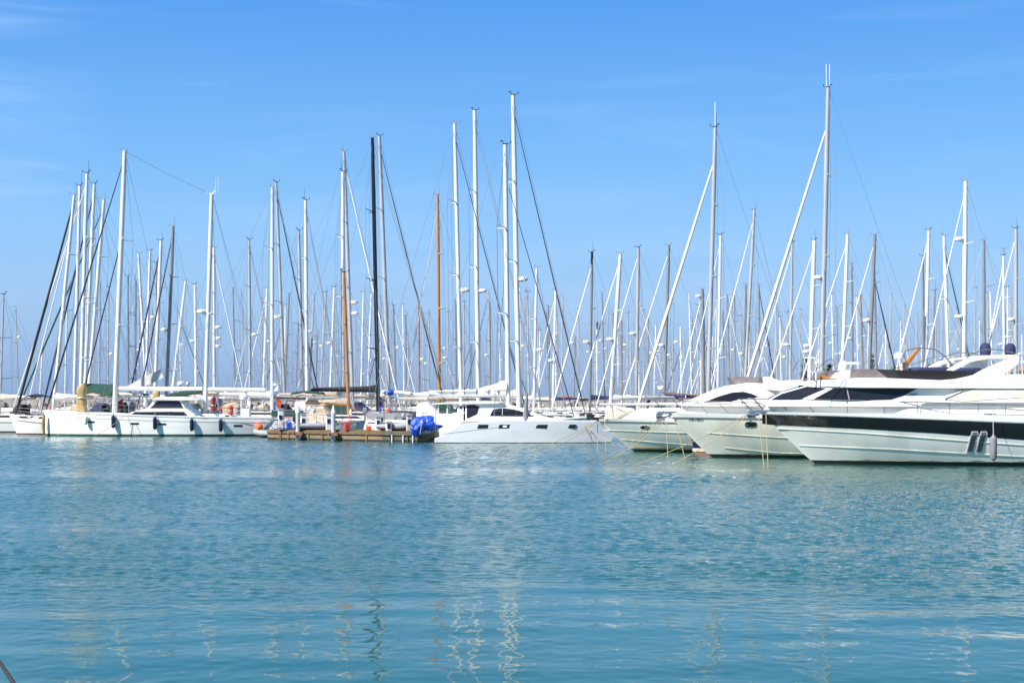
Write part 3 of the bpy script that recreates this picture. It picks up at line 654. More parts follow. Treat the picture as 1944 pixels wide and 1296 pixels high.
# (px top, py top, px foot, py foot, width px, bow side, mast, (genoa px at deck, cloth, px width, height share) or None, radar rows, depth wish, sail cover, hull, label)
G = lambda x, c, w=4., s=.96: (x, c, w, s)
MASTS = [
 (7, 559, 2, 723, 4, -1, ALU, None, [640, 664], 118, None, None, 'leftmost sailing yacht, short pale mast carrying two small radar domes'),
 (141, 370, 103, 758, 8, -1, WHT, G(29, 'cloth_black', 8), [], 113, 'cloth_white', 'gelcoat', 'white sailing yacht with raked mast and thick black furled genoa, behind the ketch bow'),
 (152, 353, 142, 727, 8, -1, WHT, G(42, 'cloth_white', 4), [], 122, None, None, 'sailing yacht whose white mast stands second in the tight cluster above the yellow sail bag'),
 (165, 329, 154, 723, 9, -1, WHT, G(20, 'cloth_white', 4), [], 117, None, None, 'sailing yacht with the tallest white mast of the tight cluster above the yellow sail bag'),
 (179, 349, 163, 700, 8, -1, WHT, G(75, 'cloth_navy', 6), [], 127, 'cloth_white', None, 'sailing yacht with cream mast and navy furled genoa in the tight mast cluster'),
 (197, 379, 170, 720, 8, -1, WHT, G(30, 'cloth_green', 5), [], 132, 'cloth_green', None, 'sailing yacht with dark green furled genoa and green boom cover left of the ketch'),
 (190, 536, 188, 720, 4, -1, ALU, None, [], 205, None, None, 'small sailing yacht with thin grey mast just left of the white ketch main mast'),
 (206, 546, 205, 725, 4, 1, ALU, None, [672], 215, None, None, 'small sailing yacht with low radar on thin mast, left of the ketch main mast'),
 (243, 525, 243, 720, 4, -1, GRY, None, [], 190, None, None, 'sailing yacht with slim grey mast close right of the white ketch main mast'),
 (258, 533, 257, 715, 4, 1, GRY, None, [665], 208, None, None, 'sailing yacht with dark slim mast and small radar, second right of the ketch main mast'),
 (263, 481, 275, 690, 6, 1, WHT, None, [612], 165, None, None, 'sailing yacht whose white mast leans back towards the ketch main mast, radar halfway up'),
 (285, 476, 277, 731, 6, -1, WHT, None, [], 152, 'cloth_white', None, 'sailing yacht with plain white mast just right of the mast leaning towards the ketch'),
 (296, 499, 296, 700, 5, -1, ALU, None, [603], 170, None, None, 'sailing yacht with pale thin mast and radar, hidden behind a thicker white mast'),
 (306, 457, 295, 731, 8, -1, WHT, G(240, 'cloth_navy', 5), [], 140, 'cloth_beige', None, 'sailing yacht with white mast, navy furled genoa and beige boom cover behind the ketch cabin'),
 (329, 430, 317, 729, 8, -1, GRY, G(262, 'cloth_navy', 4), [627], 133, 'cloth_green', None, 'sailing yacht with plain grey mast and flat radar between the two ketch masts'),
 (352, 533, 328, 733, 6, -1, WHT, None, [], 176, None, None, 'sailing yacht with cream mast fitted with climbing steps, leaning left of the ketch mizzen'),
 (370, 540, 372, 733, 6, -1, WHT, None, [648], 180, None, None, 'sailing yacht with short white mast and radar just left of the ketch mizzen mast'),
 (406, 470, 407, 733, 7, 1, WHT, G(475, 'cloth_white', 3), [622, 643, 658], 150, 'cloth_white', None, 'sailing yacht carrying three radar domes in a column behind the ketch mizzen mast'),
 (473, 455, 475, 736, 6, 1, ALU, G(545, 'cloth_grey', 3), [636], 146, None, None, 'sailing yacht with lone slim mast midway between the ketch mizzen and the twin masts'),
 (507, 547, 500, 736, 5, -1, WHT, G(452, 'cloth_white', 3), [], 188, None, None, 'small sailing yacht with thin white mast close left of the twin tall masts'),
 (517, 356, 517, 738, 8, 1, WHT, None, [603], 118, 'cloth_white', None, 'sailing yacht with upright white mast, first of the twin tall masts behind the ketch stern'),
 (524, 346, 540, 740, 7, 1, ALU, G(617, 'cloth_black', 4), [], 126, 'cloth_grey', None, 'sailing yacht with leaning grey mast and black forestay sail, second of the twin tall masts'),
 (549, 557, 542, 722, 4, -1, GRY, None, [], 200, None, None, 'small sailing yacht with thin grey mast right behind the twin tall masts'),
 (567, 437, 574, 734, 7, 1, ALU, None, [], 136, 'cloth_black', None, 'sailing yacht with silver mast standing above the first mooring pile'),
 (580, 380, 583, 734, 8, 1, WHT, G(660, 'cloth_grey', 3), [], 122, None, None, 'sailing yacht with solid white mast right beside the silver mast above the mooring piles'),
 (596, 559, 590, 690, 5, -1, ALU, None, [630], 195, None, None, 'small sailing yacht with white radar dome on a short mast between the mooring piles'),
 (619, 555, 609, 734, 5, -1, ALU, None, [], 186, None, None, 'sailing yacht with short raked mast above the second mooring pile'),
 (635, 545, 627, 734, 5, -1, WHT, None, [652], 178, None, None, 'sailing yacht with short white raked mast left of the varnished wooden mizzen'),
 (651, 326, 651, 738, 9, 1, WHT, None, [], 111, 'cloth_beige', None, 'sailing yacht with stout white mast directly behind the bright orange wooden mast'),
 (653, 288, 669, 738, 8, 1, ALU, G(767, 'cloth_white', 5), [596, 575], 118, 'cloth_grey', None, 'sailing yacht with tall raked silver mast and white genoa crossing the black mast'),
 (653, 517, 661, 762, 7, 1, 'varnish', None, [], 103.5, 'cloth_beige', 'gelcoat_grey', 'classic boat with short bright orange varnished mast and beige sail on a wooden boom'),
 (690, 555, 686, 722, 4, -1, WHT, None, [], 183, None, None, 'small sailing yacht with thin white mast close left of the black mast'),
 (705, 557, 699, 734, 5, 1, WHT, None, [685], 192, None, None, 'small sailing yacht with white mast and low radar touching the black mast'),
 (707, 262, 717, 732, 9, 1, 'mast_black', G(862, 'cloth_grey', 2.5), [], 106, 'cloth_black', 'gelcoat_grey', 'sailing yacht with the only tall black mast and a black sail cover'),
 (720, 258, 738, 732, 9, 1, ALU, G(851, 'cloth_black', 3.5), [], 123, 'cloth_beige', None, 'sailing yacht with tall silver mast leaning beside the black mast, dark forestay'),
 (747, 580, 751, 732, 4, 1, GRY, G(800, 'cloth_white', 3), [660], 198, None, None, 'small sailing yacht with short grey mast just right of the tall silver raked mast'),
 (770, 600, 771, 732, 4, -1, GRY, None, [], 232, None, None, 'small sailing yacht with dull grey mast above the blue tarpaulin'),
 (795, 573, 796, 728, 4, 1, 'mast_brown', None, [682], 200, None, None, 'sailing yacht with thin dark brown mast left of the tall varnished mast'),
 (831, 370, 834, 730, 7, -1, 'varnish', G(760, 'rope_white', 2), [], 128, 'cloth_beige', None, 'classic yacht with tall varnished orange mast and one white crosstree'),
 (863, 235, 875, 728, 9, 1, WHT, G(1006, 'cloth_black', 3), [552], 101.5, 'cloth_white', 'gelcoat', 'tall sailing yacht with white mast and radar right of the varnished mast'),
 (901, 210, 908, 730, 10, 1, WHT, G(1035, 'cloth_grey', 2.5), [553], 106, 'cloth_white', 'gelcoat', 'sailing yacht with thick white mast and radar, midway between varnished mast and catamaran mast'),
 (974, 181, 985, 757, 11, 1, WHT, G(1117, 'cloth_black', 3.5), [531], 100, 'cloth_cream', 'gelcoat', 'sailing yacht with the tallest white mast just right of the catamaran mast, long black forestay'),
 (930, 575, 931, 726, 4, 1, GRY, None, [], 196, None, None, 'small sailing yacht with dark grey mast left of the catamaran mast'),
 (865, 573, 866, 728, 4, 1, GRY, None, [], 230, None, None, 'small sailing yacht with faint grey mast hidden behind the tall radar mast'),
 (881, 573, 880, 728, 4, 1, ALU, None, [], 238, None, None, 'small sailing yacht with pale mast close right of the tall radar mast'),
 (1019, 508, 1014, 757, 6, 1, WHT, G(1080, 'cloth_grey', 2.5), [665], 152, None, None, 'sailing yacht with white mast and radar just right of the tallest white mast'),
 (1001, 554, 1004, 757, 4, 1, ALU, None, [], 205, None, None, 'small sailing yacht with thin mast squeezed right of the tallest white mast'),
 (1055, 551, 1050, 757, 6, -1, WHT, G(1000, 'cloth_white', 3), [685], 172, None, None, 'sailing yacht with white mast and radar above the catamaran foredeck'),
 (1041, 582, 1043, 757, 4, 1, GRY, None, [], 228, None, None, 'small sailing yacht with dull mast above the catamaran foredeck'),
 (1025, 628, 1023, 757, 3, -1, WHT, None, [], 262, None, None, 'little sailing yacht with the lowest thin white mast above the catamaran foredeck'),
 (1124, 479, 1120, 757, 6, -1, GRY, G(1042, 'cloth_white', 5, .92), [650], 148, None, None, 'sailing yacht with grey black-topped mast and white genoa above the catamaran bow'),
 (1134, 611, 1133, 757, 4, -1, WHT, None, [], 250, None, None, 'small sailing yacht with thin white mast just right of the black-topped mast'),
 (1178, 482, 1160, 757, 9, -1, WHT, G(1084, 'cloth_white', 5), [645], 132, 'cloth_white', 'gelcoat', 'sailing yacht with raked white mast and mid-height radar behind the first motor yacht bow'),
 (1180, 609, 1181, 757, 4, -1, 'mast_brown', None, [], 240, None, None, 'small sailing yacht with reddish brown mast behind the first motor yacht'),
 (1212, 470, 1208, 757, 8, -1, ALU, G(1125, 'cloth_white', 4), [634], 140, None, None, 'sailing yacht with silver mast and white genoa just left of the long cream genoa foot'),
 (1270, 466, 1261, 757, 7, -1, GRY, G(1170, 'cloth_white', 4), [656], 143, None, None, 'sailing yacht with grey mast crossed by the long cream furled genoa'),
 (1333, 549, 1336, 750, 9, -1, GRY, G(1275, 'cloth_white', 4), [563], 168, None, None, 'sailing yacht with big radar at its masthead, left of the first cream genoa mast'),
 (1358, 242, 1345, 739, 10, -1, ALU, G(1200, 'cloth_cream', 8, .885), [], 104.5, 'cloth_white', 'gelcoat', 'tall sailing yacht with silver mast and thick cream genoa, above the middle motor yacht'),
 (1368, 446, 1363, 738, 6, -1, WHT, G(1290, 'cloth_white', 3), [], 138, None, None, 'sailing yacht with white mast tucked right behind the tall mast with cream genoa'),
 (1432, 398, 1416, 700, 7, -1, ALU, G(1330, 'cloth_white', 4), [], 124, None, None, 'sailing yacht with raked silver mast between the two tall masts with cream genoas'),
 (1416, 540, 1412, 738, 5, -1, GRY, None, [672], 184, None, None, 'small sailing yacht with grey mast and radar left of the raked silver mast'),
 (1441, 541, 1442, 700, 4, 1, GRY, G(1475, 'cloth_black', 3), [], 210, None, None, 'small sailing yacht with dark forestay right of the raked silver mast'),
 (1472, 535, 1475, 715, 4, -1, ALU, None, [], 204, None, None, 'small sailing yacht with pale mast crossed by the thick cream genoa of the tallest mast'),
 (1504, 461, 1500, 716, 6, -1, ALU, G(1410, 'cloth_white', 4), [655], 150, None, None, 'sailing yacht with slim silver mast and radar above the middle motor yacht flybridge'),
 (1546, 456, 1537, 721, 10, -1, WHT, G(1440, 'cloth_white', 4), [657, 668], 146, None, None, 'sailing yacht with stout white mast and stacked radar just left of the tallest right-hand mast'),
 (1572, 167, 1560, 706, 11, -1, ALU, G(1395, 'cloth_cream', 8, .885), [528], 114, 'cloth_white', 'gelcoat', 'sailing yacht with the tallest silver mast, thick cream genoa and long white antennas'),
 (1609, 445, 1600, 680, 8, -1, WHT, G(1500, 'cloth_white', 4), [], 142, None, None, 'sailing yacht with white mast right of the tallest silver mast'),
 (1617, 500, 1619, 694, 5, 1, GRY, None, [], 170, None, None, 'thin grey mast sailing yacht beside the white mast right of the tallest silver mast'),
 (1634, 562, 1638, 698, 4, -1, 'mast_brown', None, [], 216, None, None, 'small sailing yacht with brownish mast in front of the dark conifer'),
 (1661, 446, 1650, 698, 8, -1, GRY, G(1565, 'cloth_white', 4), [609], 139, None, None, 'sailing yacht with grey mast and radar in front of the tiered conifer'),
 (1660, 520, 1664, 700, 5, 1, GRY, G(1722, 'cloth_black', 4), [], 163, None, None, 'sailing yacht with black furled genoa sloping down to the flybridge radar'),
 (1682, 621, 1681, 698, 4, -1, WHT, G(1655, 'cloth_white', 3), [], 262, None, None, 'little sailing yacht with short white mast between the dark conifer and the orange staff'),
 (1752, 486, 1753, 698, 6, -1, GRY, None, [], 158, None, None, 'sailing yacht with grey mast hidden left of a white mast above the orange staff'),
 (1763, 437, 1757, 698, 8, -1, WHT, G(1678, 'cloth_white', 4), [], 141, None, None, 'sailing yacht with white mast and white genoa rising above the orange staff'),
 (1775, 552, 1771, 698, 5, -1, GRY, None, [], 192, None, None, 'small sailing yacht with grey mast in front of the palm right of the orange staff'),
 (1792, 448, 1801, 700, 8, 1, WHT, G(1868, 'cloth_green', 4, .93), [], 136, 'cloth_green', None, 'sailing yacht with white mast and green furled genoa left of the radar arch'),
 (1833, 344, 1830, 683, 10, -1, WHT, G(1730, 'cloth_white', 4), [602, 455], 116, 'cloth_white', None, 'sailing yacht with tall pure white mast and two radars above the radar arch front'),
 (1868, 457, 1868, 650, 7, -1, GRY, None, [], 141, None, None, 'sailing yacht with dark grey mast directly above the first navy dome'),
 (1905, 485, 1906, 650, 6, -1, WHT, G(1850, 'cloth_white', 4), [], 160, None, None, 'sailing yacht with white mast topped by a wind turbine between the two navy domes'),
 (1929, 434, 1928, 708, 9, -1, ALU, G(1840, 'cloth_white', 4), [607], 137, None, None, 'rightmost tall sailing yacht, silver mast and radar right of the second navy dome'),
 (1913, 545, 1913, 660, 4, -1, WHT, None, [640], 196, None, None, 'small sailing yacht with low radar on a white mast beside the second navy dome'),
]
def place(xt, yt, xb, yb, wpx, bow, mastm, genoa, radars, d0, cover, hullm, label, group, det=None, seed=0):
    q = random.Random(seed)
    best = None
    for k in range(0, 240):
        for s in (1, -1):
            d = d0 + s * k * .7
            if d < min(d0, 99.8) or d > 292: continue
            zdk = 1.3; pyd = HZ - (zdk - CH) * F / d
            xdk = xt + (xb - xt) * (pyd - yt) / (yb - yt)
            xm = WX(xdk, d); H = WZ(yt, d)
            J = abs(WX(genoa[0], d) - xm) if genoa else max(3.3, min(6.6, .30 * H))
            J = max(3.2, min(J, 7.2)); L = max(8.5, min(17.5, J / .41)); a = L - J
            x0, x1 = (xm - a - .4, xm + J + .4) if bow > 0 else (xm - J - .4, xm + a + .4)
            if free(x0, x1, d): best = (d, xm, H, J, x0, x1); break
        if best: break
    if not best: print('NO PLACE', label); return None
    d, xm, H, J, x0, x1 = best
    reserve(x0, x1, d - 2.05, d + 2.05)
    lean = WX(xt, d) - xm
    g = (genoa[1], genoa[2] * (.74 if genoa[1] == 'cloth_cream' else .58) * d / F / 2, genoa[3]) if genoa else None
    if det is None: det = d < 170
    return sailing_yacht(xm, d, H, lean, wpx * .86 * d / F, bow, mastm, g, J, [WZ(r, d) for r in radars], label, group, det, q, cover, hullm)
order = sorted(range(len(MASTS)), key=lambda i: MASTS[i][9])
for i in order:
    place(*MASTS[i], 'sailing yachts moored in rows', seed=100 + i)

def small_boat(px, d0, L, B, label, seed, hullm='gelcoat', cover='cloth_navy', kind=0):
    q = random.Random(seed); d = d0
    while d < 135 and not free(WX(px, d) - B / 2 - .2, WX(px, d) + B / 2 + .2, d, L / 2 + .2): d += .5
    x = WX(px, d); reserve(x - B / 2 - .2, x + B / 2 + .2, d - L / 2 - .2, d + L / 2 + .2)
    t = thing('day_boat', (x, d, 0), label, 'small boat', 'small boats behind the pontoon', radians(q.uniform(-8, 8) - 90))
    mb, w, zd = hull(B, lambda s: lerp(.8, 1.15, s ** 1.5), lambda z: L / 2 - .5 * (1 - max(0, z) / 1.15), lambda z: -L / 2, 1, .85, (.06, .45), 2.6, .5, nt=16, mats=None, levels=(.35, .7, 1.0))
    h = mb.build('hull', [hullm, 'antifoul_blue', 'deck'], t); MB().band(w, -L / 2 + .1, L / 2 - .25, lambda x: zd(x) - .14, lambda x: zd(x) - .06, 16, 1, .03).build('rub_rail', 'plastic_black', h)
    g = MB(); pts = [(L * (-.1 + .115 * i), 0, 0) for i in range(6)]
    for sg in (-1, 1): rail(g, [(a, sg * max(.06, w(a, zd(a)) - .08), zd(a)) for a, _, _ in pts], .55, .016)
    g.build('guard_rail', 'rail_steel', t)
    wc = lambda x, z: B * .36 - .25 * (z - .9)
    if kind == 0:
        c = MB().houseg([(-.6, .8), (-.3, 1.75), (L * .12, 1.7), (L * .26, .95)], wc, 0, 14, 3).build('cuddy', 'gelcoat', t); a, b = L * .13, L * .24
        MB().add([(b + .02, -B * .3, 1.08), (b + .02, B * .3, 1.08), (a + .03, B * .24, 1.66), (a + .03, -B * .24, 1.66)], [(0, 1, 2, 3)]).build('windscreen', 'dark_glass', c)
    else:
        g = MB(); g.houseg([(-L * .42, .9), (-L * .3, 1.5), (0, 1.75), (L * .2, 1.3), (L * .3, 1.0)], lambda x, z: B * .46 - .35 * (z - .9), 0, 16, 4); g.build('boat_cover', cover, t)
    g = MB(); g.tube([(-.5, -B * .32, .9), (-.6, -B * .32, 2.3), (-.6, B * .32, 2.3), (-.5, B * .32, .9)], .03, 6); f = g.build('cockpit_arch', 'rail_steel', t)
    MB().box((-1.0, 0, 2.36), (1.5, B * .7, .07)).build('sun_top', cover, f, bevel=.03)
    g = MB(); g.box((-L / 2 - .15, 0, 1.0), (.36, .34, .5)); g.box((-L / 2 - .1, 0, .4), (.16, .14, .9)); g.build('outboard', 'plastic_black', t, bevel=.05)
    for sg in (-1, 1): MB().lathe([(.03, -.3), (.11, -.2), (.11, .2), (.03, .3)], (L * .18, sg * (w(L * .18, .6) + .12), .55), 9).build('side_fender', q.choice(['plastic_white', 'plastic_navy', 'plastic_navy']), t)
small_boat(527, 104, 6.5, 2.3, 'small white day boat with navy top facing the camera just right of the ketch stern', 1)
small_boat(600, 104, 6, 2.3, 'small day boat under a beige cover between the two mooring piles', 2, cover='cloth_beige', kind=1)
small_boat(668, 100, 6.5, 2.4, 'small white day boat with black top behind the red bicycle', 3, cover='cloth_black')
small_boat(702, 100, 5.5, 2.1, 'small grey hulled day boat with green cover behind the white pedestal', 4, 'gelcoat_grey', 'cloth_green', 1)
small_boat(752, 99, 6.5, 2.4, 'small white day boat with grey top behind the dark pontoon end', 5, cover='cloth_grey')
small_boat(800, 100, 6, 2.4, 'small navy hulled boat with black cover behind the blue tarpaulin', 6, 'gelcoat_navy', 'cloth_black', 1)
small_boat(566, 108, 6, 2.2, 'small white boat with red awning behind the first mooring pile', 7, cover='cloth_red')

# the farthest rows, seen only as a thicket of thin masts
ZONES = [((20, 400), 9, 'small far sailing yacht with thin bare mast in the thicket behind the white ketch'),
         ((430, 860), 24, 'small far sailing yacht with thin bare mast in the thicket above the pontoon'),
         ((870, 1130), 15, 'small far sailing yacht with thin bare mast in the thicket behind the catamaran'),
         ((1130, 1420), 32, 'small far sailing yacht with thin bare mast in the thicket above the smaller motor yachts'),
         ((1420, 1960), 46, 'small far sailing yacht with thin bare mast in the thicket above the largest motor yacht')]
q = random.Random(21)
for (a, b), n, lab in ZONES:
    for i in range(n):
        x = lerp(a, b, (i + q.uniform(.1, .9)) / n); yt = q.choice([q.uniform(545, 600), q.uniform(580, 640), q.uniform(600, 660)])
        place(x, yt, x + q.uniform(-5, 5), 740, q.uniform(2.6, 3.7), q.choice([-1, -1, 1]), q.choice([WHT, ALU, ALU, GRY, ALU, ALU, WHT]),
              (x + q.choice([-1, -1, 1]) * q.uniform(35, 60), q.choice(['cloth_white', 'cloth_white', 'cloth_grey', 'cloth_navy']), 2.1, .95) if q.random() < .45 else None,
              [q.uniform(640, 690)] if q.random() < .35 else [], q.uniform(205, 285), None, None, lab, 'far sailing yachts' + lab.split('thicket')[1], det=False, seed=q.randint(0, 10 ** 6))

# ------------------------------------------------------------------ white ketch, bow to the left
KB = 4.6; KD = 107.2; KY = KD + KB / 2
def ketch():
    L = Loc(WX(298, KD), KY); x_ = lambda px, d=KD: WX(px, d) - L.X0
    t = thing('ketch', (L.X0, KY, 0), 'long white two-masted ketch moored broadside with navy fenders and a dark deckhouse window', 'sailing yacht')
    bow = WX(84, KY) - L.X0; st = WX(512, KD + 1) - L.X0
    zsf = lambda s: lerp(1.42, 1.92, s ** 1.5) - .03 * sin(pi * s)
    mb, w, zd = hull(KB, zsf, lambda z: -bow - .10 * (1 - max(0, z) / 1.9), lambda z: -st + .95 - .95 * min(1, max(0, z) / 1.1), -1, .55, (.05, .16), 3.2, .4, nt=34, boot=.16, mats=None)
    h = mb.build('hull', ['gelcoat', 'antifoul_green', 'deck'], t)
    MB().band(w, x_(100), x_(505), lambda x: zd(x) - .40, lambda x: zd(x) - .37, 40, 1, .008).build('cove_stripe', 'plastic_grey', t)
    MB().band(w, x_(86), x_(511), lambda x: zd(x) - .06, lambda x: zd(x) + .04, 40, 1, .03).build('toe_rail', 'gelcoat', t)
    for px, py in ((168, 801), (255, 804), (307, 805), (449, 808)):
        x = x_(px); z = WZ(py, KD); g = MB().band(w, x - .32, x + .32, lambda x: z - .07, lambda x: z + .07, 4, 1, .012); g.build('hull_window', 'black_glass', t)
    # coachroof with its window strip, raised deckhouse
    P = lambda pts, d=KD + .7: L.poly(pts, d)
    wc = lambda x, z: 1.62 - .16 * (z - 1.5)
    c = MB().houseg(P([(238, 790), (247, 783), (276, 775), (352, 775), (368, 786), (372, 792)]), wc).build('coachroof', 'gelcoat', t, bevel=.07)
    sides('cabin_window', 'black_glass', c, P([(247, 787), (256, 781.5), (349, 781), (357, 789)]), wc)
    wd = lambda x, z: 1.45 - .25 * (z - 1.9)
    dk = MB().houseg(P([(276, 777), (292, 758), (340, 758), (352, 777)]), wd).build('deckhouse', 'gelcoat', t, bevel=.05)
    g = MB().panel(P([(282, 776), (297, 760.5), (338, 760.5), (349, 776)]), wd)
    a, b = P([(274.2, 777)])[0], P([(290.2, 759)])[0]
    g.add([(a[0], -1.25, a[1]), (a[0], 1.25, a[1]), (b[0], 1.15, b[1]), (b[0], -1.15, b[1])], [(0, 1, 2, 3)])
    g.build('deckhouse_window', 'dark_glass', dk)
    MB().houseg(P([(286, 758.5), (300, 753), (345, 752.5), (378, 757.5), (378, 759), (340, 759.5)]), lambda x, z: 1.5).build('hard_top', 'gelcoat', t, bevel=.05)
    MB().house(P([(372, 792), (386, 785), (440, 787), (452, 793)]), lambda x, z: 1.3).build('aft_cabin', 'gelcoat', t, bevel=.06)
    hp = MB()
    for px in (384, 431): a = L.p(px, 789, KD + 1); hp.panel([(a[0] - .17, a[1] - .06), (a[0] + .17, a[1] - .06), (a[0] + .17, a[1] + .06), (a[0] - .17, a[1] + .06)], lambda x, z: 1.3)
    hp.build('aft_cabin_window', 'black_glass', t)
    # spars
    def spar(xt, yt, xb, yb, w0, name):
        a = (WX(xb, KY) - L.X0, 0, WZ(yb, KY)); b = (WX(xt, KY) - L.X0, 0, WZ(yt, KY)); r = w0 * .86 * KY / F / 2
        A, B_ = Vector(a), Vector(b)
        m = MB().tube([A, A.lerp(B_, .8), B_], [r, r, r * .85], 12).build(name, 'mast_white', t)
        return A, B_
    mA, mB_ = spar(237, 287, 217.5, 783, 11, 'main_mast'); zA, zB = spar(402, 369, 389.5, 783, 9.5, 'mizzen_mast')
    g = MB(); masthead(g, mB_.x, mB_.z, -1, False); g.build('masthead_instruments', 'plastic_grey', t)
    g = MB(); masthead(g, zB.x, zB.z, -1, False); [g.tube([(zB.x + .3 + .2 * i, 0, zB.z), (zB.x + .32 + .2 * i, 0, zB.z + 1.3)], .016, 4) for i in (0, 1)]; g.build('mizzen_antenna', 'plastic_white', t)
    rg = MB()
    for (A, B_, fr) in ((mA, mB_, (.33, .66)), (zA, zB, (.45,))):
        tips = []
        for f in fr:
            p = A.lerp(B_, f); ln = 1.35 if A is mA else .95
            g = MB(); [g.tube([p, p + Vector((.55, s * ln, .12))], [.055, .035], 6) for s in (-1, 1)]; g.build('spreader', 'mast_white', t); tips.append((p, ln))
        for s in (-1, 1):
            rg.tube([(A.x + .5, s * 2.1, 1.7)] + [p + Vector((.55, s * ln, .12)) for p, ln in tips] + [B_], .014, 4)
            rg.tube([(A.x - .6, s * 2.05, 1.7), A.lerp(B_, fr[0])], .012, 4)
    rg.tube([mB_, mB_.lerp(zB, .5) - Vector((0, 0, .12)), zB], .016, 4)
    rg.tube([zB, (st - .3, .9, 1.5)], .013, 4); rg.tube([zB, (st - .3, -.9, 1.5)], .013, 4); rg.tube([mB_, (x_(330), 0, 2.9)], .012, 4)
    rg.build('standing_rigging', 'wire', t)
    def furl(b, r, mt):
        f0 = Vector((WX(b, KY) - L.X0, 0, 2.0)); e = mA.lerp(mB_, .975)
        MB().tube([f0, f0.lerp(e, .05), f0.lerp(e, .4), f0.lerp(e, .97)], [r * .5, r * 1.1, r, r * .5], 7).build('furled_genoa', mt, t)
    furl(88, .065, 'cloth_black')
    f0 = Vector((WX(150, KY) - L.X0, 0, 2.0)); e = mA.lerp(mB_, .66)
    MB().tube([f0, f0.lerp(e, .3), e], [.06, .055, .04], 7).build('furled_staysail', 'cloth_navy', t)
    for a, b, m in (((226, 737.5), (384, 738.5), 'boom'), ((395, 739), (504, 740.5), 'mizzen_boom')):
        p = L.v(*a, KY); r = L.v(*b, KY); MB().tube([p, r], .17, 9).build(m, 'mast_white', t)
    # stowed mizzen cover hanging dark green under the main boom, gear on deck
    p = L.v(322, 749, KY); r = L.v(384, 742, KY); MB().tube([p, (lerp(p[0], r[0], .5), 0, p[2] + .1), r], [.12, .2, .14], 7).build('awning_roll', 'cloth_green', t)
    p = L.v(468, 783, KD + 1); MB().box((p[0], p[1], p[2] - .05), (.62, .6, .75)).build('liferaft_canister', 'plastic_white', t, bevel=.06)
    g = MB(); pts = [(x_(px), -w(x_(px), zd(x_(px))) + .08, zd(x_(px))) for px in (90, 104, 128, 152, 180, 208, 236, 264, 292, 320, 350, 380, 410, 440, 470, 498)]
    rail(g, pts, .68, .014, (.5,)); rail(g, [(a, -b, c) for a, b, c in pts], .68, .014, (.5,)); g.build('guard_rail', 'rail_steel', t)
    g = MB(); p = L.v(458, 768, KD + 2); g.tube([(p[0], p[1], 1.5), (p[0], p[1], 3.3)], .04, 6); g.lathe([(.05, -.2), (.3, -.15), (.34, .05), (.2, .28), (.02, .34)], (p[0] + .2, p[1], 2.95), 12); g.build('radar_post', 'plastic_white', t)
    g = MB(); A = zA.lerp(zB, .46); radar_unit(g, A.x, A.z, -1, 1.1); g.build('radar_dome', 'plastic_white', t)
    g = MB(); g.tube(sag((x_(380), -w(x_(380), 1.4) - .02, 1.4), (x_(470), -w(x_(470), .9) - .04, .95), .06) + [(x_(512), -.9, .45)], .018, 5); g.build('stern_line', 'rope_tan', t)
    return t, w
KETCH, kw = ketch()
def kf(px, py): return WX(px, KD), KY - kw(WX(px, KD) - WX(298, KD), WZ(py, KD))
for px, py, col, lab, ln in ((163, 797, 'plastic_white', 'white fender nearest the ketch bow, casting a long shadow on the hull', .75), (215, 800, 'plastic_navy', 'navy fender on the ketch hull under the main mast', 1.0), (294, 803, 'plastic_navy', 'navy fender on the ketch hull under the deckhouse', 1.0),
                       (364, 806, 'plastic_navy', 'navy fender on the ketch hull under the aft end of the deckhouse', 1.0), (419, 807, 'plastic_navy', 'navy fender hanging nearest the ketch stern', 1.0)):
    x, y = kf(px, py); add_fender(px, py, y - .2, ln, .15, col, lab)
x, y = kf(489, 811)
t = thing('buoy', (x, y - .32, WZ(811, KD)), 'round bright orange buoy hanging at the ketch stern', 'buoy'); MB().ell((0, 0, 0), (.29, .29, .31), 16, 10).lathe([(.08, .28), (.06, .4)], (0, 0, 0), 8).build('buoy_body', 'plastic_orange', t); MB().tube([(0, 0, .38), (0, .1, 1.0)], .012, 4).build('buoy_rope', 'rope_white', t)
t = thing('fender', (WX(87, KY), KY - .45, WZ(804, KY)), 'brown rubber guard strapped upright on the ketch stem', 'fender'); MB().tube([(0, 0, -.75), (-.05, 0, 0), (.02, 0, .7)], [.1, .16, .1], 8).build('fender_body', 'rubber_tan', t); MB().tube([(0, 0, .7), (.2, .3, 1.1)], .012, 4).build('fender_rope', 'rope_white', t)
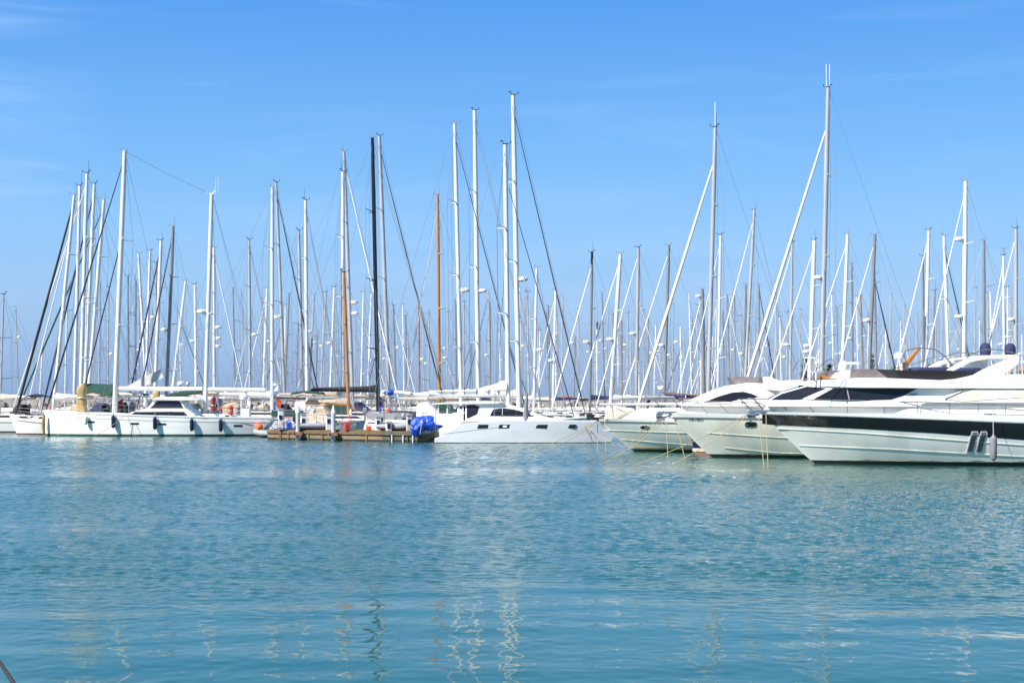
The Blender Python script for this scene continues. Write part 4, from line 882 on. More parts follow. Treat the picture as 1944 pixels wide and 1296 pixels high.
# yellow bag standing on the foredeck
def sail_bag(px0, px1, y0, y1, d, label, seed):
    q = random.Random(seed); xc = WX((px0 + px1) / 2, d); zb = WZ(y1, d); h = WZ(y0, d) - zb; r = (px1 - px0) / 2 * d / F
    t = thing('sail_bag', (xc, d, zb), label, 'sail bag', 'yellow sail bags'); n = 12; K = 9; vs = []; fs = []
    for i in range(K):
        s = i / (K - 1); rr = r * (1.05 - .12 * s + .05 * sin(s * 7 + seed)) * (1 if i < K - 1 else .82)
        for k in range(n):
            a = 2 * pi * k / n; j = 1 + .10 * sin(5 * a + 2.2 * s + seed) + .12 * q.uniform(-1, 1); sx = math.copysign(abs(cos(a)) ** .6, cos(a)); sy = math.copysign(abs(sin(a)) ** .6, sin(a)); vs.append((rr * sx * j + .12 * r * s, rr * sy * j * .8, h * s * (1 + (.05 * sx if i == K - 1 else 0))))
    for i in range(K - 1): fs += [(i * n + k, i * n + (k + 1) % n, (i + 1) * n + (k + 1) % n, (i + 1) * n + k) for k in range(n)]
    fs += [tuple(range(n)), tuple(range((K - 1) * n, K * n))]
    MB().add(vs, fs).build('bag_cloth', 'cloth_yellow', t, ang=70); MB().lathe([(r * 1.02, h * .52), (r * 1.04, h * .54), (r * 1.02, h * .56)], (.1 * r, 0, 0), 12).build('tie_rope', 'rope_white', t)
sail_bag(146, 164, 729, 785, KY - .6, 'tall yellow canvas bag standing on the ketch foredeck', 1)
sail_bag(290, 303, 741, 776, KY + 4.4, 'shorter yellow canvas bag standing behind the ketch deckhouse', 2)
# green awning and grey furled sail on boats behind, seen over the ketch
t = thing('awning', (WX(190, 116), 116, 0), 'dark green boom tent spread behind the yellow sail bag', 'awning')
x0 = -1.25; MB().add([(x0, -1.4, 3.1), (1.2, -1.4, 3.1), (1.2, 0, 4.05), (x0, 0, 4.1), (1.2, 1.4, 3.1), (x0, 1.4, 3.1)], [(0, 1, 2, 3), (3, 2, 4, 5), (0, 3, 5), (1, 4, 2)]).build('awning_cloth', 'cloth_green', t, smooth=False)
g = MB(); [g.tube([(x, s * 1.35, 1.1), (x, s * 1.38, 3.12)], .02, 4) for x in (x0, 1.2) for s in (-1, 1)]; g.build('awning_pole', 'steel', t)

t = thing('drying_sail', (WX(270, 119), 119, 0), 'grey beige sail hung up to dry between masts behind the ketch', 'sail')
V_ = [(WX(a, 119) - WX(270, 119), y, WZ(b, 119)) for a, b, y in ((236, 735, 0), (256, 724, .15), (280, 712, -.12), (304, 701, .1), (311, 716, .05), (290, 727, -.1), (268, 735, .12), (246, 741, 0))]
MB().add(V_ + [(x, y + .08, z) for x, y, z in V_], [(0, 1, 6, 7), (1, 2, 5, 6), (2, 3, 4, 5), (8, 15, 14, 9), (9, 14, 13, 10), (10, 13, 12, 11)] + [(i, 8 + i, 8 + (i + 1) % 8, (i + 1) % 8) for i in range(8)]).build('sail_cloth', 'rope_white', t)
g = MB(); g.tube([(V_[0][0] - .1, .04, 1.2), (V_[0][0] - .1, .04, V_[0][2])], .02, 4); g.tube([V_[3], (V_[3][0] + .3, .04, V_[3][2] + 2.5)], .012, 4); g.build('halyard', 'rope_white', t)
for px, y0, y1, m, lab in ((405, 752, 782, 'gelcoat_red', 'dark red rolled cover standing on the ketch aft deck beside the mizzen'), (438, 769, 787, 'cloth_red', 'bright red life jacket bundle on the ketch aft rail'), (452, 769, 788, 'plastic_grey', 'grey upright canister on the ketch aft deck')):
    d = KD + .9; z0 = WZ(y1, d); hh = WZ(y0, d) - z0; t = thing('deck_bundle', (WX(px, d), d, z0), lab, 'deck gear')
    MB().lathe([(.12, 0), (.19, .08), (.17, hh * .5), (.2, hh * .8), (.08, hh)], (0, 0, 0), 10).build('cover', m, t); MB().lathe([(.185, hh * .4), (.2, hh * .43), (.185, hh * .46)], (0, 0, 0), 10).build('strap', 'rope_white', t)

# ------------------------------------------------------------------ catamaran, bow to the right
def catamaran():
    D = 88.8; YC = D + 3.1; L = Loc(WX(985, D), YC); x_ = lambda px, d=D: WX(px, d) - L.X0
    t = thing('catamaran', (L.X0, YC, 0), 'white catamaran with curved cabin top, dark wraparound windows and stepped stern', 'catamaran')
    st = x_(824); bw_ = x_(1166)
    zr = pw([0, .04, .11, .16, .4, .75, 1], [.28, .40, .95, 1.22, 1.42, 1.36, 1.30])
    ws = []
    for i, yc in enumerate((-2.35, 2.35)):
        mb, w, zd = hull(1.55, zr, lambda z: bw_ - .12 * (1 - max(0, z) / 1.3), lambda z: st + .08 * min(1, max(0, z)), 1, .75, (.03, .22), 2.6, .45, nt=60, boot=.05, camber=.02, mats=None)
        h = mb.build('hull', ['gelcoat_pale', 'antifoul', 'deck'], t); h.location = (0, yc, 0); ws.append(w)
        if i == 0:
            for px in (917, 957, 1028, 1083):
                x = x_(px); z = WZ(809, D); s_ = MB()
                s_.add([(x - .37, -w(x, z) - .012, z - .12), (x + .29, -w(x, z) - .012, z - .12), (x + .38, -w(x, z) - .012, z + .11), (x - .28, -w(x, z) - .012, z + .11),
                        (x - .37, -w(x, z) + .03, z - .12), (x + .29, -w(x, z) + .03, z - .12), (x + .38, -w(x, z) + .03, z + .11), (x - .28, -w(x, z) + .03, z + .11)],
                       [(0, 1, 2, 3), (4, 7, 6, 5), (0, 4, 5, 1), (1, 5, 6, 2), (2, 6, 7, 3), (3, 7, 4, 0)])
                f = s_.build('hull_window', 'black_glass', h, smooth=False)
                if px == 957: MB().box((x + .05, -w(x, z) - .02, z), (.26, .03, .12)).build('frame', 'plastic_white', f)
            MB().band(w, x_(838), x_(945), lambda x: pw([x_(838), x_(945)], [.55, .98])(x), lambda x: pw([x_(838), x_(945)], [.575, 1.005])(x), 14, 1, .008, sides=(-1,)).build('hull_seam', 'plastic_grey', h)
    P = lambda pts, d=D + .5: L.poly(pts, d)
    MB().house(P([(866, 803), (872, 797), (1040, 797), (1075, 800), (1085, 806), (1085, 813), (866, 813)], D + .8), lambda x, z: 2.35).build('bridge_deck', 'deck', t, bevel=.05)
    wcab = lambda x, z: 2.55 - .42 * (z - 1.3) - .05 * max(0, x - .6) ** 2
    cab = MB().houseg(P([(868, 800), (868, 770), (908, 765), (940, 763), (962, 766), (1003, 778), (1022, 786), (1044, 797), (1044, 801)]), wcab).build('cabin', 'gelcoat', t, bevel=.06)
    MB().houseg(P([(819, 765.5), (850, 763), (905, 761), (940, 761), (956, 763.5), (940, 766), (905, 766.5), (850, 766.5), (819, 767.5)]), lambda x, z: 2.35).build('hard_top', 'gelcoat', t, bevel=.04)
    sides('cabin_window', 'black_glass', cab, P([(929.5, 789.5), (936, 776.5), (953, 774.5), (953, 790)]), wcab)
    sides('cabin_window', 'black_glass', cab, P([(954, 790), (954, 774.4), (975, 776.5), (1000, 783.5), (1016, 790.5)]), wcab)
    sides('cockpit_window', 'dark_glass', cab, P([(885.5, 793), (885.5, 769), (900, 768), (910, 772), (906, 786), (889, 794)]), wcab)
    MB().panel(P([(873, 789), (873, 771), (876.5, 771), (876.5, 789)]), wcab).panel(P([(879.5, 798), (879.5, 771), (883, 771), (883, 798)]), wcab).build('side_door', 'black_glass', cab)
    MB().house(P([(826, 806), (828, 790), (848, 788), (866, 782), (868, 803), (866, 810)]), lambda x, z: 2.2).build('cockpit_coaming', 'gelcoat', t, bevel=.05)
    g = MB(); [g.tube([(x_(px), s * 2.15, 1.3), (x_(px), s * 2.15, 2.48)], .05, 6) for px in (824, 848) for s in (-1, 1)]; g.build('top_post', 'mast_white', t)
    MB().ell((x_(874), -2.3, 1.62), (.3, .08, .5), 10, 8).build('helm_seat', 'plastic_white', t)
    # spar, boom, loosely stowed sail
    A = Vector((WX(965, YC) - L.X0, 0, 2.4)); B_ = Vector((WX(959, YC) - L.X0, 0, WZ(275, YC))); r = 10.5 * .86 * YC / F / 2
    MB().tube([A, A.lerp(B_, .8), B_], [r, r, r * .85], 12).build('mast', 'mast_white', t)
    g = MB(); masthead(g, B_.x, B_.z, 1, False); g.build('masthead_instruments', 'plastic_black', t)
    rg = MB()
    for f in (.35, .68):
        p = A.lerp(B_, f); g = MB(); [g.tube([p, p + Vector((-.6, s * 1.2, .1))], [.05, .03], 6) for s in (-1, 1)]; g.build('spreader', 'mast_white', t)
    for s in (-1, 1):
        rg.tube([(A.x - .9, s * 3.0, 1.4)] + [A.lerp(B_, f) + Vector((-.6, s * 1.2, .1)) for f in (.35, .68)] + [B_], .014, 4); rg.tube([(A.x - .9, s * 3.0, 1.4), A.lerp(B_, .62)], .013, 4)
    rg.build('standing_rigging', 'wire', t)
    fz = A.lerp(B_, .88); f0 = Vector((WX(1090, YC) - L.X0, 0, 1.6)); MB().tube([f0, f0.lerp(fz, .1), f0.lerp(fz, .95)], [.025, .035, .02], 6).build('furled_jib', 'cloth_navy', t)
    g = MB().tube([L.v(961, 746, YC), L.v(815, 746.5, YC)], .2, 10); g.build('boom', 'mast_white', t)
    rings = []; q_ = random.Random(5); n = 22
    for i in range(n + 1):
        s = i / n; px = lerp(962, 824, s); top = pw([0, .12, .35, .7, 1], [719, 727, 736.5, 740, 742])(s) + q_.uniform(-1.2, 1.2); x = WX(px, YC) - L.X0; zt = WZ(top, YC); zb = WZ(743.5, YC)
        ww = .24 + .08 * q_.uniform(-1, 1); rings.append([(x, -ww * .7, zb), (x, -ww * (1 + .3 * q_.random()), lerp(zb, zt, .35)), (x, -ww * .55, lerp(zb, zt, .8)), (x, 0, zt), (x, ww * .55, lerp(zb, zt, .8)), (x, ww, lerp(zb, zt, .35)), (x, ww * .7, zb)])
    k = 7; MB().add([p for rr in rings for p in rr], [(i * k + j, i * k + (j + 1) % k, (i + 1) * k + (j + 1) % k, (i + 1) * k + j) for i in range(n) for j in range(k)] + [tuple(range(k)), tuple(range(n * k, n * k + k))]).build('stowed_sail', 'cloth_white', t, ang=75)
    g = MB()
    for px in (838, 860, 882, 905, 928, 946): g.lathe([(.27, -.015), (.29, 0), (.27, .015)], (WX(px, YC) - L.X0, 0, WZ(743, YC)), 10, axis='x')
    g.build('sail_tie', 'rope_dark', t)
    # tapered grey cone on the side deck
    p = L.v(997, 797, D + .75); MB().tube([(p[0], p[1], p[2] - .1), (p[0] + .12, p[1], p[2] + 1.72)], [.2, .06], 12).build('side_cone', 'mast_grey', t)
    g = MB(); pts = [(x_(px), -2.9, zr((x_(px) - st) / (bw_ - st)) + .02) for px in (905, 940, 980, 1020, 1060, 1100, 1150)]
    rail(g, pts, .62, .011, (.5,)); rail(g, [(a, -b, c) for a, b, c in pts], .62, .011, (.5,)); g.build('guard_rail', 'rail_steel', t)
    g = MB(); g.tube([(bw_ - .45, -2.35, 1.34), (bw_ - .45, 2.35, 1.34)], .09, 8); g.build('cross_beam', 'mast_alu', t)
    g = MB(); [g.tube([(x_(828) + .1 * j, -2.9 + .35 * j, .35), (x_(826) + .1 * j, -2.9 + .35 * j, 1.25)], .018, 5) for j in (0, 1)]; g.tube([(x_(826), -2.9, 1.25), (x_(826) + .1, -2.55, 1.25)], .018, 5); g.build('stern_rail', 'rail_steel', t)
    return t
catamaran()
d = 87.6
t = thing('rope_coil', (WX(1124, d), d, WZ(826, d)), 'small coil of orange rope hanging at the catamaran bow', 'rope')
g = MB(); [g.tube([(.11 * (1 - .1 * k) * cos(2 * pi * i / 12), .03 * k, .36 * sin(2 * pi * i / 12)) for i in range(13)], .022, 5) for k in range(3)]; g.tube([(0, 0, .35), (-.15, .25, .95)], .015, 4); g.build('coil_strand', 'rope_tan', t)

# ------------------------------------------------------------------ pontoon head with piles and clutter
PA = (WX(508, 98.5), 98.5); PB = (WX(726, 92.2), 92.2); PC = (WX(792, 91.2), 91.2)
def pontoon_part(A, B_, wid, m, top, name, t, k):
    ang = math.atan2(B_[1] - A[1], B_[0] - A[0]); ln = math.hypot(B_[0] - A[0], B_[1] - A[1])
    c = ((A[0] + B_[0]) / 2 - sin(ang) * wid / 2, (A[1] + B_[1]) / 2 + cos(ang) * wid / 2)
    g = MB(); g.box((c[0], c[1], top / 2 - .25), (ln, wid, top + .5), 0, ang); b = g.build(name, m, t, smooth=False)
    return c, ang, ln
t = thing('pontoon', (0, 0, 0), 'weathered tan concrete pontoon head with timber edge between ketch and catamaran', 'pontoon')
for n_, (A, B_, m) in enumerate(((PA, PB, 'concrete'), (PB, PC, 'concrete_wet'))):
    c, ang, ln = pontoon_part(A, B_, 3.2, m, .62 if n_ == 0 else .60, 'float', t, n_)
    fx = lambda u, off, z: (A[0] + cos(ang) * u + sin(ang) * off, A[1] + sin(ang) * u - cos(ang) * off, z)
    g = MB(); e = fx(ln / 2, .006, -.02); g.box(e, (ln, .02, .3), 0, ang); g.build('wet_shade_band', 'antifoul', t, smooth=False)  # near-black band paints the wet foot and the gap shadow under the pontoon
    g = MB(); e = fx(ln / 2, .05, .52); g.box(e, (ln, .09, .16), 0, ang); g.build('timber_fender', 'timber' if n_ == 0 else 'concrete_wet', t, smooth=False)
    g = MB(); e = fx(ln / 2, -1.6, .66 if n_ == 0 else .64); g.box(e, (ln - .05, 3.1, .06), 0, ang); g.build('deck_boards', 'timber', t, smooth=False)
    g = MB(); [g.box(fx(ln * (i + .5) / (4 - 2 * n_), .055, .16), (.05, .07, .56), 0, ang) for i in range(4 - 2 * n_)]; g.build('expansion_joint', 'rubber_tan' if n_ == 0 else 'antifoul', t, smooth=False)
    g = MB(); [g.tube([fx(ln * u, .12, .45), fx(ln * u, .14, -.1)], .035, 6) for u in ((.3, .62, .9) if n_ else (.12, .2, .5))]; g.build('chafe_pipe', 'plastic_white' if n_ else 'mast_brown', t)
def pile(px, y0, y1, d, label):
    x = WX(px, d); zt = WZ(y0, d); r = 4.1 * d / F
    t = thing('mooring_pile', (x, d, 0), label, 'mooring pile', 'mooring piles along the pontoon')
    MB().lathe([(r, -.5), (r, zt - .55)], (0, 0, 0), 14).build('shaft', 'pile_grey', t); MB().lathe([(r * 1.12, zt - .56), (r * 1.12, zt - .42), (.02, zt)], (0, 0, 0), 14).build('cap', 'plastic_white', t)
    g = MB(); g.box((0, -r - .05, .45), (r * 2.8, .1, .22)); g.box((r + .14, .0, .45), (.1, .7, .22)); g.box((-r - .14, .0, .45), (.1, .7, .22)); g.build('pile_guide', 'mast_brown', t, smooth=False)
pile(565.5, 768, 835, 96.3, 'grey mooring pile with white pointed cap nearest the ketch stern')
pile(633, 769, 838, 94.4, 'grey mooring pile with white pointed cap in the middle of the pontoon')
def pedestal(px, d, h, label, m='plastic_white'):
    t = thing('service_pedestal', (WX(px, d), d, .68), label, 'power pedestal', 'power pedestals on the pontoon')
    MB().box((0, 0, h / 2), (.36, .3, h), 0, .3).build('cabinet', m, t, bevel=.03); MB().box((0, 0, h + .06), (.42, .36, .12), 0, .3, .8).build('lamp_top', 'plastic_grey', t); MB().box((.02, -.16, h * .62), (.2, .04, .3), 0, .3).build('socket_panel', 'plastic_navy', t)
pedestal(533, 98.9, 1.35, 'white power pedestal beside the ketch stern'); pedestal(576, 97.4, 1.0, 'short white power pedestal right of the first mooring pile')
pedestal(624, 95.9, 1.0, 'white power pedestal just left of the middle mooring pile'); pedestal(718, 93.9, .85, 'white power pedestal by the joint in the pontoon'); pedestal(777, 92.6, 1.0, 'weathered grey power pedestal left of the blue tarpaulin', 'pile_grey')
pedestal(738, 93.2, .5, 'lowest white box on the dark pontoon section')
def gangway(px0, px1, d, m, label):
    t = thing('gangway', (WX(px0, d), d, .72), label, 'gangway'); w_ = WX(px1, d) - WX(px0, d)
    MB().box((w_ / 2, 0, .06), (w_, .5, .07)).build('plank', m, t, smooth=False); g = MB(); [g.tube([(u * w_, s * .24, .1), (u * w_, s * .24, .35)], .015, 4) for u in (.05, .5, .95) for s in (-1, 1)]; g.build('side_post', 'steel', t)
gangway(528, 580, 97.6, 'tarp_blue', 'pale blue gangplank lying along the pontoon edge')
# bicycle leaning by the middle pile
def bicycle(px, d, label):
    t = thing('bicycle', (WX(px, d), d, .69), label, 'bicycle', 'bicycles on the pontoon', .15)
    for x in (-.52, .52):
        g = MB(); g.tube([(x + .33 * cos(2 * pi * i / 20), 0, .34 + .33 * sin(2 * pi * i / 20)) for i in range(21)], .025, 5); wh = g.build('wheel', 'plastic_black', t)
        g = MB(); [g.tube([(x, 0, .34), (x + .32 * cos(2 * pi * i / 10), 0, .34 + .32 * sin(2 * pi * i / 10))], .004, 3) for i in range(10)]; g.build('spoke', 'steel', wh)
    g = MB(); fr = [((-.52, 0, .34), (-.18, 0, .8)), ((-.52, 0, .34), (-.08, 0, .32)), ((-.08, 0, .32), (-.2, 0, .86)), ((-.08, 0, .32), (.4, 0, .8)), ((-.18, 0, .8), (.38, 0, .84)), ((.52, 0, .34), (.36, 0, .95))]
    [g.tube([a, b], .02, 5) for a, b in fr]; g.build('frame', 'plastic_red', t)
    MB().box((-.21, 0, .9), (.26, .12, .05)).build('saddle', 'plastic_black', t); MB().tube([(.32, -.25, 1.0), (.36, 0, .96), (.32, .25, 1.0)], .015, 5).build('handlebar', 'steel', t)
bicycle(655, 94.6, 'bicycle with red frame leaning right of the middle mooring pile'); bicycle(538, 98.8, 'red bicycle parked by the ketch stern')
# red jacket-like bundle: red fuel cans and jerry containers
def can(px, d, m, label, h=.5):
    t = thing('jerry_can', (WX(px, d), d, .69), label, 'jerry can', 'jerry cans on the pontoon'); MB().box((0, 0, h / 2), (.36, .2, h), 0, .4, .92).build('can_body', m, t, bevel=.04); MB().tube([(-.1, 0, h), (-.08, 0, h + .08), (.1, 0, h + .08), (.1, 0, h)], .02, 5).build('handle', m, t); MB().lathe([(.04, h), (.04, h + .06)], (-.14, -.05, 0), 8).build('cap', 'plastic_black', t)
can(659, 94.0, 'plastic_red', 'red jerry can in front of the bicycle by the middle pile', .5); can(549, 97.9, 'cloth_blue', 'blue jerry can between the pedestal and the first pile', .5); can(700, 94.4, 'plastic_orange', 'orange jerry can left of the white pedestal by the pontoon joint', .3)
# tender under a blue tarpaulin
def tarp_boat():
    d = 90.6; t = thing('covered_dinghy', (WX(811, d), d, .75), 'dinghy raised on a davit and wrapped in a crumpled bright blue tarpaulin', 'dinghy', None, .12)
    q_ = random.Random(9); vs = []; fs = []; n = 44; K = 30
    for i in range(n + 1):
        s = i / n; x = lerp(-.97, .95, s); top = pw([0, .1, .35, .7, .9, 1], [.60, .82, .95, .90, .80, .60])(s); bot = pw([0, .12, .3, .42, .75, 1], [-.15, -.36, -.26, .02, .0, .22])(s); wy = .7 * max(.4, sin(pi * (s * .94 + .03))) ** .5
        for k in range(K):
            a = 2 * pi * k / K; jj = 1 + .10 * sin(4 * s * pi + 2 * cos(a) + 1) + .09 * abs(sin(4 * a + 7 * s)) - .09 * abs(sin(2 * a - 11 * s + 1)) + .03 * sin(23 * s + 5 * a) + .012 * q_.uniform(-1, 1)
            vs.append((x + .09 * sin(5 * a) * abs(2 * s - 1) + .02 * q_.uniform(-1, 1), wy * cos(a) * jj, lerp(bot, top, .5 + .5 * sin(a) * jj)))
    for i in range(n): fs += [(i * K + k, i * K + (k + 1) % K, (i + 1) * K + (k + 1) % K, (i + 1) * K + k) for k in range(K)]
    fs += [tuple(range(K)), tuple(range(n * K, n * K + K))]
    MB().add(vs, fs).build('tarpaulin', 'tarp_blue', t, ang=28)
    MB().tube([(-.35, -.72, .75), (-.42, -.8, .3), (-.5, -.72, -.2)], .014, 4).build('lashing_rope', 'rope_white', t)
    MB().tube([(-.8, .1, -.1), (.1, .1, .02), (.75, .1, .15)], [.15, .25, .1], 8).build('hull_bottom', 'hypalon_grey', t)
tarp_boat()
# inflatable dinghies between boats behind the pontoon
def dinghy(px, d, z, label, m='hypalon_grey', rz=0., outb=True, ln=2.7):
    t = thing('inflatable_dinghy', (WX(px, d), d, z), label, 'dinghy', 'inflatable dinghies', rz); r = .21; h = ln / 2; w_ = .55
    pts = [(-h, -w_, .25), (h * .45, -w_, .25), (h * .85, -w_ * .55, .32), (h, 0, .38), (h * .85, w_ * .55, .32), (h * .45, w_, .25), (-h, w_, .25)]
    MB().tube(pts, [r * .7, r, r, r, r, r, r * .7], 10).build('buoyancy_tube', m, t); MB().add([(-h + .2, -w_, .1), (h * .5, -w_, .1), (h * .9, 0, .25), (h * .5, w_, .1), (-h + .2, w_, .1), (-h + .2, 0, -.12), (h * .5, 0, -.12)], [(0, 1, 6, 5), (1, 2, 6), (2, 3, 6), (3, 4, 5, 6), (0, 5, 4)]).build('floor', 'plastic_grey', t, smooth=False)
    MB().box((-h + .2, 0, .25), (.06, 1.0, .42)).build('transom', 'plastic_grey', t, smooth=False)
    if outb: g = MB(); g.box((-h + .02, 0, .68), (.34, .24, .34)); g.box((-h + .02, 0, .28), (.12, .1, .6)); g.build('outboard', 'plastic_black', t, bevel=.04)
dinghy(598, 97.0, .72, 'grey inflatable dinghy resting on the pontoon between the two piles', rz=.1); dinghy(752, 94.0, .72, 'pale grey inflatable dinghy tilted on the dark end of the pontoon', rz=-.3, ln=2.3)
dinghy(518, 103.5, .05, 'grey inflatable dinghy floating behind the ketch stern', rz=2.9)
def post_sign(px, d, label):
    t = thing('buoy_sign', (WX(px, d), d, 0), label, 'buoy'); z = WZ(746, d)
    MB().tube([(0, 0, .65), (0, 0, z - .2)], .03, 6).build('post', 'mast_brown', t)
    MB().lathe([(.06, -.2), (.19, -.17), (.19, .16), (.1, .2)], (-.02, 0, z), 14).build('white_float', 'plastic_white', t)
    MB().lathe([(.04, -.24), (.17, -.2), (.22, 0), (.15, .2), (.03, .24)], (.42, .1, z + .05), 12, axis='x').build('blue_float', 'tarp_blue', t)
    cu = bpy.data.curves.new('letter', 'FONT'); cu.body = 'M'; cu.size = .3; cu.extrude = .005; cu.align_x = 'CENTER'; ob = bpy.data.objects.new('letter_source', cu); COL.objects.link(ob)
    dg = bpy.context.evaluated_depsgraph_get(); me = bpy.data.meshes.new_from_object(ob.evaluated_get(dg)); bpy.data.objects.remove(ob)
    for v in me.vertices: v.co = (v.co.x - .02, -.2 + v.co.x ** 2 * 2.6 - v.co.z, z - .11 + v.co.y)
    me.materials.clear(); me.materials.append(M['plastic_black']); o = bpy.data.objects.new('letter', me); COL.objects.link(o); o.parent = t
post_sign(729, 94.8, 'white float lettered M beside a blue float on a post above the pontoon')

# ------------------------------------------------------------------ motor yachts moored side by side, bows to the left
def motor_hull(t, L, B, bowx, wlx, ln, zbow, zmid, mats, stern_w=.86, fl=.44, boot=.16, pwr=2.6, tmax=.5, nt=44, bulge=1.7):
    """bowx: x of the stem head, wlx: x of the stem at the waterline, both local"""
    b = -bowx; wl = -wlx
    zsf = lambda s: lerp(zmid, zbow, max(0, (s - .35) / .65) ** 1.6)
    mb, w, zd = hull(B, zsf, lambda z: lerp(wl, b, (max(0, z) / zbow) ** .92) + min(0, z) * .9, lambda z: b - ln, -1, stern_w, (.10, fl), pwr, tmax, keel=-.5, boot=boot, nt=nt, mats=None, levels=(.12, .25, .4, .55, .7, .85, 1.0), bulge=bulge)
    h = mb.build('hull', mats, t)
    return h, w, zd
def knuckle(w, x0, x1, zf, name, mt, parent, hgt=.03, off=.02):
    MB().band(w, x0, x1, zf, lambda x: zf(x) + .03, 40, 1, .02, .12).build(name, mt, parent)

def grime(w, x0, x1, parent):
    MB().band(w, x0, x1, lambda x: .155, lambda x: .20 + .02 * sin(3.1 * x) + .015 * sin(7.7 * x + 1), 70, 1, .006, .02).build('waterline_grime', 'grime', parent)
def big_yacht():
    D = 55.9; B = 5.4; YC = D + B / 2; L = Loc(16.0, YC)
    t = thing('motor_yacht', (16.0, YC, 0), 'largest white motor yacht with a broad black stripe along the hull and two navy domes', 'motor yacht', 'motor yachts moored side by side')
    bx = WX(1446, YC) - 16; wx = WX(1548, YC) - 16
    h, w, zd = motor_hull(t, L, B, bx, wx, 21.0, 2.12, 1.98, ['gelcoat_worn', 'antifoul', 'deck'])
    grime(w, wx + .5, bx + 13, h)
    z_ = lambda py, d=D: WZ(py, d)
    X = lambda px, d=D + .2: WX(px, d) - 16
    xr = bx + 20.5
    top = pw([X(1448), X(1600), X(1770), X(1944), xr], [z_(787), z_(791), z_(797), z_(803.5), z_(810)])
    bot = pw([X(1448), X(1480), X(1650), X(1780), X(1944), xr], [z_(803), z_(808), z_(815), z_(822.5), z_(835), z_(846)])
    MB().band(w, bx + .02, xr, bot, top, 60, 4, .008, .02).build('hull_stripe', 'black_glass', t)
    MB().band(w, bx + .02, xr, lambda x: top(x) + .03, lambda x: zd(x) + .02, 60, 3, .012, .02).build('bulwark', 'gelcoat', t)
    knuckle(w, X(1496), xr, pw([X(1476), X(1650), X(1944), xr], [z_(815), z_(824), z_(846), z_(858)]), 'spray_rail', 'gelcoat_worn', t, .05, .045)
    knuckle(w, X(1540), xr, pw([X(1512), X(1700), X(1944), xr], [z_(849), z_(855), z_(868), z_(874)]), 'spray_rail', 'gelcoat_worn', t, .05, .06)
    # side vents
    for px in (1848.5, 1865):
        x = X(px); pts = [(x - .17, z_(858)), (x + .02, z_(858)), (x + .13, z_(823)), (x + .11, z_(820)), (x - .04, z_(820)), (x - .11, z_(835))]
        g = MB().panel([(x - .2, z_(860)), (x + .05, z_(860)), (x + .19, z_(824)), (x + .15, z_(818.5)), (x - .08, z_(818.5)), (x - .15, z_(835))], w, .02, .03, (-1,)).build('vent', 'plastic_white', t)
        MB().panel(pts, w, .035, .03, (-1,)).build('louvre', 'mast_grey', g)
        g2 = MB(); [g2.panel([(x - .15 + .006 * j, z_(856 - 3.6 * j)), (x + .06 + .006 * j, z_(856 - 3.6 * j)), (x + .06 + .006 * j, z_(857 - 3.6 * j)), (x - .15 + .006 * j, z_(857 - 3.6 * j))], w, .045, .03, (-1,)) for j in range(9)]; g2.build('louvre_slat', 'plastic_black', g)
    # foredeck trunk, deckhouse, flybridge
    DH = D + .55
    P = lambda pts, d=DH: L.poly(pts, d)
    wf = lambda x, z: max(.12, min(2.15, (x - bx) * .42 - .1)) - .22 * (z - 2)
    MB().houseg(P([(1462, 780), (1480, 769), (1500, 762.5), (1535, 761), (1600, 763), (2260, 763), (2260, 787), (1462, 787)]), wf).build('foredeck_trunk', 'gelcoat', t, bevel=.07)
    wd = lambda x, z: min(2.1, .3 + (x - P([(1474, 760)])[0][0]) * .40) - .26 * (z - 2.5)
    dh = MB().houseg(P([(1474, 764), (1476, 757.5), (1500, 744), (1546, 730.5), (1560, 725), (2000, 725), (2260, 730), (2260, 772), (1474, 772)]), wd).build('deckhouse', 'gelcoat', t, bevel=.04)
    g = MB().panel(P([(1478.5, 758.5), (1500, 746.5), (1546, 732.5), (1581, 735.5), (1531, 758.5)]), wd, .015, .03)
    fr = P([(1476, 757.5), (1500, 744), (1546, 730.5)])
    fw = [wd(*p) * .97 for p in fr]
    for i in range(2):
        (x0, z0), (x1, z1) = fr[i], fr[i + 1]; dx, dz = x1 - x0, z1 - z0; nl = math.hypot(dx, dz); nx, nz = -dz / nl * .015, dx / nl * .015
        g.add([(x0 + nx, -fw[i], z0 + nz), (x0 + nx, fw[i], z0 + nz), (x1 + nx, fw[i + 1], z1 + nz), (x1 + nx, -fw[i + 1], z1 + nz)], [(0, 1, 2, 3)])
    g.build('windscreen', 'dark_glass', dh)
    sides('side_window', 'black_glass', dh, P([(1553, 759), (1593, 736), (1640, 737), (1743, 737.5), (1716, 751), (1690, 758.5), (1640, 760)]), wd, .015, .03)
    sides('lower_window', 'black_glass', dh, P([(1537, 765.5), (1550, 760.3), (1600, 761.3), (1590, 763.5)]), wf, .012, .03)
    g = MB(); [g.panel(P([(px, 759), (px + 1.6, 759), (px - 1.5, 737.5), (px - 3.1, 737.5)]), wd, .02, .03) for px in (1619,)]; g.build('window_mullion', 'plastic_grey', dh)
    wfl = lambda x, z: min(2.2, .5 + (x - P([(1530, 725)])[0][0]) * .55) - .18 * (z - 3.2)
    fb_ = MB().houseg(P([(1531, 729.5), (1537, 725.5), (1550, 721.5), (1640, 716.5), (1700, 718), (1785, 721.5), (1815, 719), (1850, 711.5), (2000, 709), (2260, 712), (2260, 738), (1745, 736.2), (1640, 735), (1580, 732.5)]), wfl).build('flybridge', 'gelcoat', t, bevel=.05)
    sides('side_badge', 'plastic_grey', dh, P([(1722, 750), (1729, 746.5), (1742, 746.5), (1744, 748.5), (1736, 750)]), wd, .03, .03)
    # aft curved mouldings with cream covers
    wa = lambda x, z: 2.22 - .22 * (z - 2.4)
